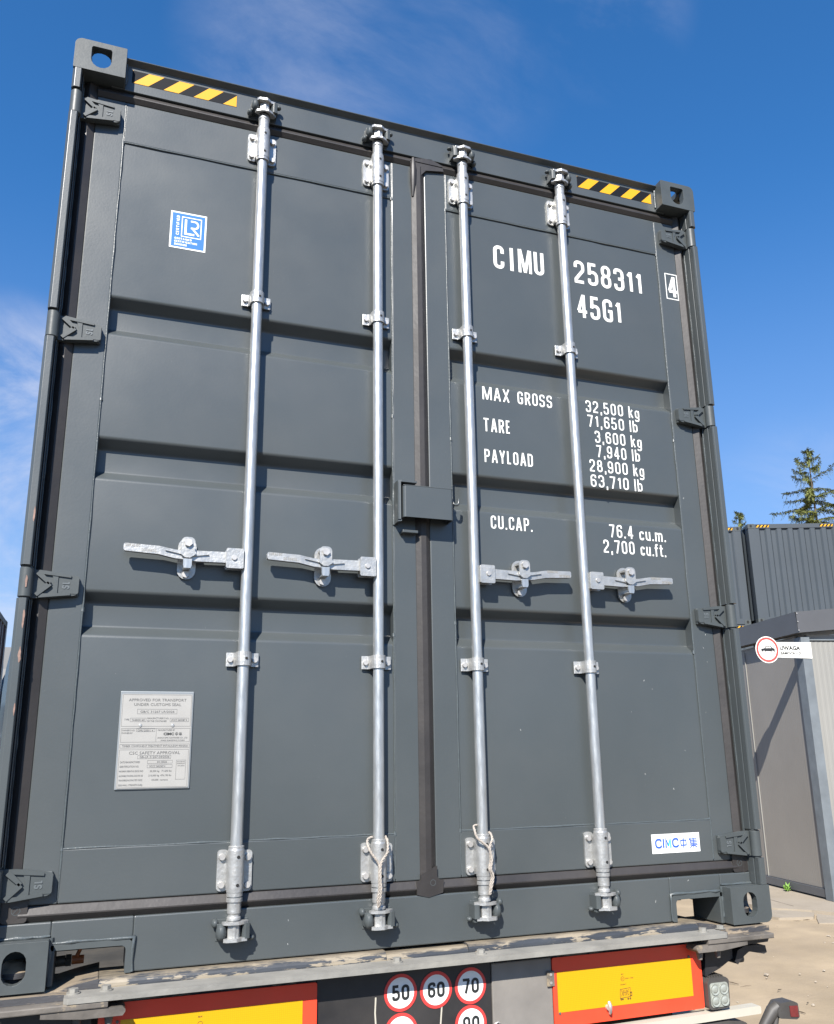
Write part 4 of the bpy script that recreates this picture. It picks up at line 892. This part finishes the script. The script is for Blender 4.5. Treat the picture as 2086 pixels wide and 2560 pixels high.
for y_ in (8.9, 10.2, 11.5):
    ax = MB().cone((-1.15, y_, -.79), (1.15, y_, -.79), .06, .06, 12); ax.build('axle', M['trailer_black'], T)
    for s in (-1, 1):
        w_ = MB()
        pr_ = [(.0, .30), (.0, .49), (.03, .515), (.30, .515), (.33, .49), (.33, .30)]
        n = 28
        for (xa, ra), (xb, rb) in zip(pr_, pr_[1:]):
            vs = [(s*(1.22-x), y_+r*math.cos(2*math.pi*i/n), -.79+r*math.sin(2*math.pi*i/n)) for x, r in ((xa, ra), (xb, rb)) for i in range(n)]
            w_.add(vs, [(i, (i+1) % n, n+(i+1) % n, n+i) for i in range(n)], True)
        wh = w_.build('wheel', M['tyre'], T); MB().cone((s*1.19, y_, -.79), (s*1.00, y_, -.79), .30, .18, 24).build('rim', M['sheet'], wh)
# plate and valve seen through the left pocket
vl = MB().cone((-1.13, .24, .020), (-1.020, .24, .026), .014, .014, 10); vl.cone((-1.0195, .24, .026), (-1.005, .24, .026), .017, .017, 6, True, False); vl.build('air_valve', M['plastic'], T)
vh = MB(); vh.tube([(-.995, .24, .026), (-.985, .235, .050), (-.978, .235, .084)], .0055, 8); vh.cone((-1.004, .24, .026), (-.972, .24, .026), .012, .011, 10); vh.build('valve_handle', M['orange'], T)
# twist locks the castings sit on
for s in (-1, 1):
    tw = MB(); tw.lathe([(-.04, .030), (.024, .030), (.026, .045), (.040, .046), (.062, .022), (.066, 0)], s*1.138, .089, 16); tw.build('twist_lock', M['beam_end'], T)

# ------------------------------------------------------------------ pavement, shed, warning sign (right)
SO = Vector((7.953, 6.935, -1.25)); SRZ = math.atan2(-.2, .98)
SM = Matrix.Translation(SO) @ Matrix.Rotation(SRZ, 4, 'Z')
pv = MB(); rnd = random.Random(5)
edge = [(-1.12+rnd.uniform(-.025, .025), 9-i*.45) for i in range(20)]+[(-1.06, -.15), (-.92, -.30), (-.60, -.52), (-.30, -.95), (.4, -1.25), (2.5, -1.4), (8, -1.5)]
edge = [p for p in edge if p[1] > -.6 or p[0] > -1.05]
top = edge+[(8, 9)]
pv.prism(top, -.14, 0.0, 'z')
o = pv.build('pavement', M['concrete'], None, .012); o.matrix_world = SM; o['kind'] = 'structure'
cr = MB(); cr.prism([(-1.14, -.2), (-.84, -.34), (-.62, -.60), (-.78, -.86), (-1.20, -.82), (-1.32, -.48)], -.14, -.018, 'z')
cr.prism([(-.60, -.62), (-.32, -.98), (-.55, -1.25), (-.92, -1.18), (-.76, -.88)], -.14, -.030, 'z')
o = cr.build('broken_kerb', M['concrete'], None, .015); o.matrix_world = SM; o['kind'] = 'structure'
jt = MB(); jt.box(-.66, -.648, -.2, 9, .0005, .003); jt.box(-1.1, -.66, 2.2, 2.212, .0005, .003); jt.box(-1.1, -.66, .4, .41, .0005, .003)
o = jt.build('pavement_joint', M['kerb'], None); o.matrix_world = SM; o['kind'] = 'structure'

D_ = thing('shed', 'grey panel shed with an anthracite roof edge and steel corner post', 'shed', SO, rz=SRZ)
def ribbed(p0, p1, z0, z1, pitch, depth, nrm):
    """fine vertical ribs along p0 -> p1, standing out along nrm"""
    p0, p1 = Vector(p0), Vector(p1); L_ = (p1-p0).length; d = (p1-p0)/L_; n = int(L_/pitch); pts = []
    for i in range(n):
        a = i*pitch; pts += [(a, 0), (a+pitch*.40, 0), (a+pitch*.5, depth), (a+pitch*.9, depth)]
    pts.append((L_, 0)); vs = []
    for z in (z0, z1):
        for a, h in pts: q = p0+d*a+Vector(nrm)*h; vs.append((q.x, q.y, z))
    k = len(pts); return MB().add(vs, [(i, i+1, k+i+1, k+i) for i in range(k-1)])
ribbed((.045, .17), (.045, 1.622), .135, 3.44, .046, .0008, (-1, 0)).build('wall_panel', M['shed_wall'], D_, recalc=False)
ribbed((.045, 1.634), (.045, 3.0), .135, 3.44, .046, .0008, (-1, 0)).build('wall_panel', M['shed_wall'], D_, recalc=False)
ribbed((.045, 3.012), (.045, 4.6), .135, 3.44, .046, .0008, (-1, 0)).build('wall_panel', M['shed_wall'], D_, recalc=False)
MB().box(.050, .10, .17, 4.6, .02, 3.46).build('wall_core', M['shed_wall'], D_)
MB().box(.018, .040, .131, 4.6, .025, .130).build('base_trim', M['shed_trim'], D_, .003)
MB().box(.030, .046, 1.612, 1.624, .136, 3.40).build('panel_joint', M['shed_panel'], D_)
ribbed((.135, .012), (1.10, .012), .10, 3.36, .075, .003, (0, -1)).build('wall_panel', M['shed_panel'], D_, recalc=False)
ribbed((1.108, .012), (3.6, .012), .10, 3.36, .075, .003, (0, -1)).build('wall_panel', M['shed_panel'], D_, recalc=False)
MB().box(.135, 3.6, .020, .09, .02, 3.46).build('wall_core', M['shed_panel'], D_)
MB().box(.131, 3.6, -.012, .010, 3.375, 3.395).build('head_trim', M['shed_post'], D_, .003)
MB().box(0, .130, -.050, .130, 0, 3.42).build('corner_post', M['shed_post'], D_, .004)
# roof edge: two folded fascia strips, the roof rises gently away from the corner
fa = MB(); fa.add([(-.06, -.11, 3.470), (-.06, 4.7, 3.560), (-.075, 4.7, 3.850), (-.075, -.11, 3.755), (.10, -.11, 3.470), (.10, 4.7, 3.560)], [(0, 1, 2, 3), (0, 4, 5, 1)]); fa.build('fascia', M['shed_trim'], D_, recalc=False)
fb = MB(); fb.add([(-.06, -.112, 3.468), (3.8, -.112, 3.80), (3.8, -.127, 4.10), (-.075, -.127, 3.757), (-.06, .02, 3.468), (3.8, .02, 3.80)], [(0, 1, 2, 3), (0, 4, 5, 1)]); fb.build('fascia', M['shed_trim'], D_, recalc=False)
for z in (3.50, 3.62, 3.735): MB().cone((-.062, -.128, z), (-.062, -.135, z), .009, .008, 10).build('rivet', M['bolt'], D_)
rf = MB(); rf.add([(-.075, -.127, 3.7565), (3.8, -.127, 4.0995), (3.8, 4.7, 4.19), (-.075, 4.7, 3.8495)], [(0, 1, 2, 3)]); rf.build('roof', M['shed_trim'], D_, recalc=False)
MB().box(.10, 3.55, .10, 4.5, 3.462, 3.468).build('ceiling', M['shed_panel'], D_)

SG = thing('warning_sign', 'white arrow-shaped UWAGA SAMOCHÓD sign with a red ringed car on the shed corner', 'sign', SO, rz=SRZ)
yb = -.056; cx, cz = -.520, 3.240
pts = [(.130, 3.120), (.132, 3.342)]+[(cx+.172*math.cos(a), cz+.182*math.sin(a)) for a in (R(35)+R(290)*i/40 for i in range(41))]
MB().prism(pts, yb-.004, yb, 'y').build('sign_plate', M['sign_white'], SG, .001)
ring = [(cx+.147*math.cos(2*math.pi*i/44), cz+.155*math.sin(2*math.pi*i/44)) for i in range(44)]
mb = MB(); ribbon(mb, ring, .030, yb-.0050, True); mb.build('red_ring', M['sign_red'], SG, recalc=False)
cm = MB(); yc = yb-.0050; X0, X1 = -.613, -.411; zc = 3.243
body = [(X0, zc+.004), (X0+.002, zc+.012), (X0+.055, zc+.018), (X1-.055, zc+.020), (X1-.004, zc+.016), (X1, zc+.008), (X1-.003, zc-.030), (X1-.018, zc-.034)]
body += [(X1-.036+.022*math.cos(R(20)+R(140)*i/6), zc-.034+.018*math.sin(R(20)+R(140)*i/6)) for i in range(7)]
body += [(X0+.040+.022*math.cos(R(20)+R(140)*i/6), zc-.030+.020*math.sin(R(20)+R(140)*i/6)) for i in range(7)]+[(X0+.008, zc-.028), (X0+.002, zc-.020)]
cm.poly([(a, yc, b) for a, b in body])
ribbon(cm, [(X0+.055, zc+.013), (X0+.078, zc+.046), (X1-.062, zc+.046), (X1-.030, zc+.013)], .012, yc-.0001); ribbon(cm, [(X0+.107, zc+.046), (X0+.107, zc+.014)], .005, yc-.0002)
cm.poly([(a, yc-.0003, b) for a, b in ((X1-.062, zc+.048), (X1-.046, zc+.040), (X1-.020, zc+.012), (X1-.040, zc+.014))])
for x in (X0+.040, X1-.036): ribbon(cm, circle(x, zc-.032, .0195, 18), .008, yc-.0004, True)
cm.build('car_symbol', M['print_dark'], SG, recalc=False)
text(SG, 'sign_lettering', 'UWAGA', -.337, 3.236, .056, yc, M['print_dark'], .306, .0035)
text(SG, 'sign_lettering', 'SAMOCHÓD', -.333, 3.175, .036, yc, M['print_dark'], .304, .0024)
for z in (3.305, 3.160): MB().cone((.085, yb-.0041, z), (.085, yb-.008, z), .007, .006, 10).build('screw', M['bolt'], SG)

# weed at the foot of the wall
wd = MB(); rnd = random.Random(11)
for i in range(26):
    a = rnd.uniform(0, 2*math.pi); L_ = rnd.uniform(.06, .15); e = rnd.uniform(.35, 1.3); w = rnd.uniform(.010, .019); c = Vector((math.cos(a)*math.cos(e), math.sin(a)*math.cos(e), math.sin(e))); s_ = Vector((-math.sin(a), math.cos(a), 0))
    b0 = Vector((rnd.uniform(-.02, .02), rnd.uniform(-.02, .02), 0)); t1 = b0+c*L_*.5+Vector((0, 0, .01)); t2 = b0+c*L_-Vector((0, 0, .25*L_*math.cos(e)))
    wd.add([b0, t1+s_*w, t2, t1-s_*w], [(0, 1, 2, 3)])
o = wd.build('weed', M['weed'], None, recalc=False); o.location = SM @ Vector((-.03, 1.02, .0)); tag(o, 'small bright green weed growing at the foot of the shed wall', 'plant')

# litter on the sand
pb = MB(); rnd = random.Random(21)
ICO = [(0, 0, 1), (.9, 0, .45), (.28, .85, .45), (-.72, .53, .45), (-.72, -.53, .45), (.28, -.85, .45), (.72, .53, -.3), (-.28, .85, -.3), (-.9, 0, -.3), (-.28, -.85, -.3), (.72, -.53, -.3)]
IF = [(0, 1, 2), (0, 2, 3), (0, 3, 4), (0, 4, 5), (0, 5, 1), (1, 6, 2), (2, 6, 7), (2, 7, 3), (3, 7, 8), (3, 8, 4), (4, 8, 9), (4, 9, 5), (5, 9, 10), (5, 10, 1), (1, 10, 6)]
for i in range(1500):
    y_ = rnd.uniform(-3, 11); x = rnd.uniform(1.3, 9); r_ = .004+.022*rnd.random()**5
    if i < 12: r_ = rnd.uniform(.016, .030)
    k = [rnd.uniform(.7, 1.3) for _ in range(3)]
    pb.add([(x+p[0]*r_*k[0], y_+p[1]*r_*k[1], G+.006+p[2]*r_*k[2]*.55) for p in ICO], IF)
o = pb.build('pebbles', M['stone'], None, recalc=False); o['kind'] = 'stuff'
tg = MB()
for i in range(170):
    y_ = rnd.uniform(-3, 9); x = rnd.uniform(1.3, 8); a = rnd.uniform(0, 6.28); L_ = rnd.uniform(.012, .055); w = rnd.uniform(.0015, .0045)
    p = Vector((x, y_, G+.014)); d = Vector((math.cos(a), math.sin(a), rnd.uniform(-.05, .2)))*L_; bend = Vector((-math.sin(a), math.cos(a), .1))*L_*rnd.uniform(-.3, .3)
    tg.tube([p-d, p+bend, p+d], [w*.5, w, w*.4], 4)
o = tg.build('dry_twigs', M['twig'], None); o['kind'] = 'stuff'

# ------------------------------------------------------------------ stacked containers far behind the shed
FD = Vector((.942, -.336, 0)).normalized(); FRZ = math.atan2(FD.y, FD.x)
def far_meshes():
    Wd, H, L_ = 2.438, 2.591, 6.06; out = []
    pr = []; n = 7; p = (Wd-.40)/n
    for i in range(n): a = .20+i*p; pr += [(a, .012), (a+p*.30, .012), (a+p*.44, .055), (a+p*.80, .055), (a+p*.94, .012)]
    pr.append((Wd-.20, .012)); mb = MB(); k = len(pr); vs = [(x, y_, z) for z in (.15, H-.12) for x, y_ in pr]; mb.add(vs, [(i, i+1, k+i+1, k+i) for i in range(k-1)])
    out.append(('end_wall', mb, 'far_paint'))
    for x0, x1 in ((.006, .1995), (Wd-.1995, Wd-.006)): out.append(('corner_post', MB().box(x0, x1, .006, .17, .1185, H-.1185), 'far_paint'))
    out.append(('top_rail', MB().box(.1625, Wd-.1625, .004, .10, H-.1198, H-.008), 'far_paint')); out.append(('bottom_rail', MB().box(.1625, Wd-.1625, .004, .10, .01, .149), 'far_paint'))
    sd = MB()
    pr2 = corrugated(L_-.34, .278, .036, 0); k = len(pr2)
    for x0, sg in ((.012, 1), (Wd-.012, -1)):
        sd.add([(x0+sg*d, .17+a, z) for z in (.12, H-.05) for a, d in pr2], [(i, i+1, k+i+1, k+i) for i in range(k-1)])
    sd.box(.012, Wd-.012, .101, L_-.17, H-.06, H-.02); sd.box(.012, Wd-.012, L_-.17, L_-.01, .02, H-.02); sd.box(.05, Wd-.05, .11, L_-.2, .02, .12)
    out.append(('side_wall', sd, 'far_paint'))
    for x0 in (0, Wd-.162):
        for z0 in (0, H-.118):
            for y0 in (0, L_-.178):
                c = MB().box(x0, x0+.162, y0, y0+.178, z0, z0+.118); out.append(('corner_casting', c, 'cast'))
                if y0 == 0: out.append(('casting_hole', MB().prism(stadium(x0+.081, z0+.059, .058, .079), -.0012, .001, 'y'), 'hole'))
    for x0 in (.21, Wd-.56):
        out.append(('hazard_sticker', MB().box(x0, x0+.352, .0012, .0035, H-.095, H-.035), 'black'))
        y_ = MB()
        for i in range(4): a = x0+.004+i*.094; y_.poly([(a, .0006, H-.095), (a+.046, .0006, H-.095), (min(a+.096, x0+.352), .0006, H-.035), (a+.050, .0006, H-.035)])
        out.append(('stripes', y_, 'yellow'))
    return [(n, m.mesh(n, M[k_], recalc=n not in ('stripes', 'end_wall')), ) for n, m, k_ in out]
fm = far_meshes()
def far_container(origin, level, label):
    o = thing('shipping_container', label, 'shipping container', (origin[0], origin[1], G+2.591*level), 'stacked containers behind the shed', FRZ)
    hz = None
    for n, me in fm:
        q = link(n, me, hz if n == 'stripes' else o)
        if n == 'hazard_sticker': hz = q
A_R = Vector((14.255, 14.985, 0)); A_L = A_R-FD*(2.438+.10)+Vector((.336, .942, 0))*.24
names = {2: 'topmost', 1: 'middle', 0: 'bottom'}
for lv in (2, 1, 0):
    far_container(A_L, lv, f'dark grey container, {names[lv]} of the left-hand stack behind the shed')
    far_container(A_R, lv, f'dark grey container, {names[lv]} of the right-hand stack behind the shed')

# ------------------------------------------------------------------ spruces
def spruce(x, y_, top, base_r, needle, label, seed, dens=1.0, low=0.0, spread=.72):
    rnd = random.Random(seed); H = top-G
    t = thing('spruce_tree', label, 'tree', (x, y_, G))
    MB().cone((0, 0, 0), (0, 0, H*.72), base_r, base_r*.34, 9).cone((0, 0, H*.72), (0, 0, H-.15), base_r*.34, .012, 7).build('trunk', M['bark'], t)
    nd, lb = MB(), MB()
    def spray(p, d, L_, w, side):
        """a flat twig clothed in short needle blades"""
        n = max(3, int(L_/.036*dens))
        up = d.cross(side).normalized()
        for i in range(n):
            f = i/n; q = p+d*L_*f
            for sg in (-1, 1):
                l = w*(1-.55*f)*rnd.uniform(.7, 1.2); dd = (d*.75+side*sg*rnd.uniform(.5, 1.0)+up*rnd.uniform(-.4, .5)).normalized(); nn = dd.cross(up+Vector((rnd.uniform(-.6, .6), rnd.uniform(-.6, .6), .2))).normalized()*l*.17
                nd.add([q, q+dd*l*.5+nn, q+dd*l, q+dd*l*.5-nn], [(0, 1, 2, 3)])
    z = H-.10; spray(Vector((0, 0, H-.55)), Vector((0, 0, 1)), .55, .13, Vector((1, 0, 0))); spray(Vector((0, 0, H-.5)), Vector((0, 0, 1)), .5, .13, Vector((0, 1, 0)))
    gap = .30
    while z > max(low, 1.0):
        dt = H-z; nb = rnd.randint(3, 4) if dt < 1.5 else rnd.randint(4, 5); a0 = rnd.uniform(0, 6.28)
        for i in range(nb):
            a = a0+2*math.pi*i/nb+rnd.uniform(-.35, .35); L_ = min(spread*dt**.9+.10, 3.2)*rnd.uniform(.62, 1.12); zz = z+rnd.uniform(-.12, .12)
            out = Vector((math.cos(a), math.sin(a), 0)); k = 8; pts = []
            rise = .42 if dt < 1.2 else rnd.uniform(.0, .22)
            for j in range(k+1):
                f = j/k; pts.append(Vector((0, 0, zz))+out*L_*f+Vector((0, 0, rise*L_*f-.32*L_*f*f*(1 if dt > 1.2 else .3)+.20*L_*max(0, f-.6)**2*4)))
            lb.tube(pts, [.005+.008*L_*(1-j/k) for j in range(k+1)], 4)
            side = Vector((-out.y, out.x, 0))
            n = max(5, int(L_/.085*dens))
            for j in range(1, n+1):
                f = j/n; fi = f*k; i0 = min(int(fi), k-1); p = pts[i0].lerp(pts[i0+1], fi-i0); d = (pts[min(i0+1, k)]-pts[i0]).normalized()
                for sg in (-1, 1):
                    l = (.10+.30*L_*(1-f)*.5)*rnd.uniform(.7, 1.25); dd = (d*.9+side*sg*.75+Vector((0, 0, -rnd.uniform(.05, .65)))).normalized()
                    spray(p, dd, min(l, .60), .135, Vector((-dd.y, dd.x, .1)).normalized())
                if rnd.random() < .85: spray(p, Vector((d.x*.4+rnd.uniform(-.3, .3), d.y*.4+rnd.uniform(-.3, .3), -1)).normalized(), rnd.uniform(.12, .40), .12, side)
            spray(pts[-2], (pts[-1]-pts[-2]).normalized(), .18, .10, side)
        z -= gap; gap = min(.46, gap*1.07)
        if dt > 4.5: break
    lb.build('branches', M['bark'], t, recalc=False); c = nd.build('crown', needle, t, recalc=False)
    # the rest of the crown, below what shows over the containers
    lo = MB()
    while z > 1.2:
        dt = H-z
        for i in range(12):
            a = rnd.uniform(0, 6.28); L_ = min(spread*dt**.9, 3.4)*rnd.uniform(.5, 1)
            for j in range(5):
                f = rnd.uniform(.2, 1); p = Vector((math.cos(a)*L_*f, math.sin(a)*L_*f, z-.25*L_*f)); d = Vector((math.cos(a)*.5, math.sin(a)*.5, -.4))
                lo.add([p, p+d+Vector((-d.y, d.x, 0))*.5, p+d*1.6, p+d+Vector((d.y, -d.x, 0))*.5], [(0, 1, 2, 3)])
        z -= .30
    if lo.f: lo.build('lower_crown', needle, t, recalc=False)
    return t
spruce(22.53, 20.95, 11.50, .16, M['needles'], 'tall dark spruce with open drooping branches, standing behind the right-hand container stack', 4)
spruce(25.1, 21.6, 10.55, .15, M['needles_light'], 'yellow-green young spruce to the right of the dark one behind the containers', 9, 1.2, spread=.95)
spruce(28.85, 32.4, 12.95, .15, M['needles'], 'distant little spruce tip showing over the left-hand container stack', 15, .8, spread=.42)

# ------------------------------------------------------------------ lorry with a maroon container, far left
def truck():
    t = thing('truck', 'silver grey truck cab and black flatbed at the left edge of the photo', 'truck', (-3.84, 12.93, G))
    x1 = 1.17
    pr_ = [(.55, .75), (.55, 3.15), (.75, 3.55), (1.25, 3.98), (1.75, 4.02), (2.35, 3.45), (2.62, 2.2), (2.70, .75)]
    MB().prism(pr_, -x1, x1, 'x').build('cab', M['cab'], t, .05, seg=3)
    MB().prism([(1.55, 2.30), (1.55, 3.02), (2.20, 3.02), (2.42, 2.30)], x1+.001, x1+.008, 'x').build('side_window', M['glass'], t)
    MB().prism([(2.44, 2.28), (2.34, 3.05), (2.30, 3.02), (2.40, 2.28)], -1.05, 1.05, 'x').build('windscreen', M['glass'], t)
    MB().box(x1+.002, x1+.006, 1.50, 1.512, 1.0, 3.2).build('door_seam', M['hole'], t)
    MB().box(x1+.002, x1+.04, 1.58, 1.74, 2.02, 2.07).build('door_handle', M['plastic'], t, .006)
    m_ = MB(); m_.box(x1+.06, x1+.30, 2.45, 2.55, 2.55, 3.05); m_.box(x1+.06, x1+.28, 2.45, 2.55, 2.22, 2.50); m_.tube([(x1-.02, 2.45, 3.10), (x1+.16, 2.50, 3.08), (x1+.16, 2.50, 2.2), (x1-.02, 2.45, 2.15)], .02, 8); m_.build('wing_mirror', M['plastic'], t, .02)
    MB().prism([(.10, 1.1), (.10, 3.2), (.54, 3.62), (.54, 1.1)], x1-.10, x1-.02, 'x').build('side_fairing', M['cab'], t, .02)
    MB().prism([(.12, 1.1), (.12, 3.2), (.54, 3.60), (.54, 1.1)], -x1+.02, -x1+.10, 'x').build('side_fairing', M['cab'], t, .02)
    c = MB()
    for s in (-1, 1): a, b = sorted((s*.33, s*.47)); c.box(a, b, -6.3, 2.5, .78, 1.04)
    c.box(-1.2, 1.2, -6.25, -.1, 1.05, 1.195); c.box(.60, 1.15, -2.6, -.9, .42, .95); c.box(-1.15, 1.15, 2.2, 2.68, .35, .74); c.build('chassis', M['trailer_black'], t)
    MB().box(x1-.10, x1+.04, -.2, 1.45, .55, .74).build('step', M['sheet'], t, .02)
    for y_ in (1.95, -1.0, -4.4, -5.6):
        for s in (-1, 1):
            w_ = MB(); n = 24; pr2 = [(0, .30), (0, .47), (.03, .51), (.28, .51), (.31, .47), (.31, .30)]
            for (xa, ra), (xb, rb) in zip(pr2, pr2[1:]):
                w_.add([(s*(1.20-x), y_+r*math.cos(2*math.pi*i/n), .51+r*math.sin(2*math.pi*i/n)) for x, r in ((xa, ra), (xb, rb)) for i in range(n)], [(i, (i+1) % n, n+(i+1) % n, n+i) for i in range(n)], True)
            wh = w_.build('wheel', M['tyre'], t); MB().cone((s*1.17, y_, .51), (s*1.0, y_, .51), .30, .17, 20).build('rim', M['cab'], wh)
truck()
bc = thing('shipping_container', 'maroon ribbed container carried on the truck at the left edge', 'shipping container', (-3.84, 6.72, G+1.31))
pr_ = corrugated(6.06-.36, .278, .045, 0); k = len(pr_)
for s in (-1, 1):
    mb = MB().add([(s*(1.205-d), .18+a, z) for z in (.16, 2.80) for a, d in pr_], [(i, i+1, k+i+1, k+i) for i in range(k-1)]); mb.build('side_wall', M['maroon'], bc, recalc=False)
    a, b = sorted((s*1.14, s*1.215)); MB().box(a, b, .18, 5.88, 2.80, 2.889).build('top_rail', M['bar_rust'], bc, .006); MB().box(a, b, .18, 5.88, .02, .158).build('bottom_rail', M['maroon'], bc, .006)
    for y0 in (0, 5.882):
        a, b = sorted((s*1.057, s*1.219))
        for z0 in (0, 2.778): MB().box(a, b, y0, y0+.178, z0, z0+.118).build('corner_casting', M['bar_rust'], bc, .01)
        MB().box(a, b, y0+.004, y0+.174, .1182, 2.7778).build('corner_post', M['maroon'], bc, .006)
MB().box(-1.139, 1.139, .05, 6.01, 2.84, 2.87).build('roof', M['maroon'], bc); MB().box(-1.056, 1.056, .05, .10, .02, 2.83).build('end_wall', M['maroon'], bc); MB().box(-1.056, 1.056, 5.96, 6.01, .02, 2.83).build('end_wall', M['maroon'], bc)
MB().box(-1.139, 1.139, .11, 5.95, .05, .15).build('floor_frame', M['trailer_black'], bc)

finish_texts()
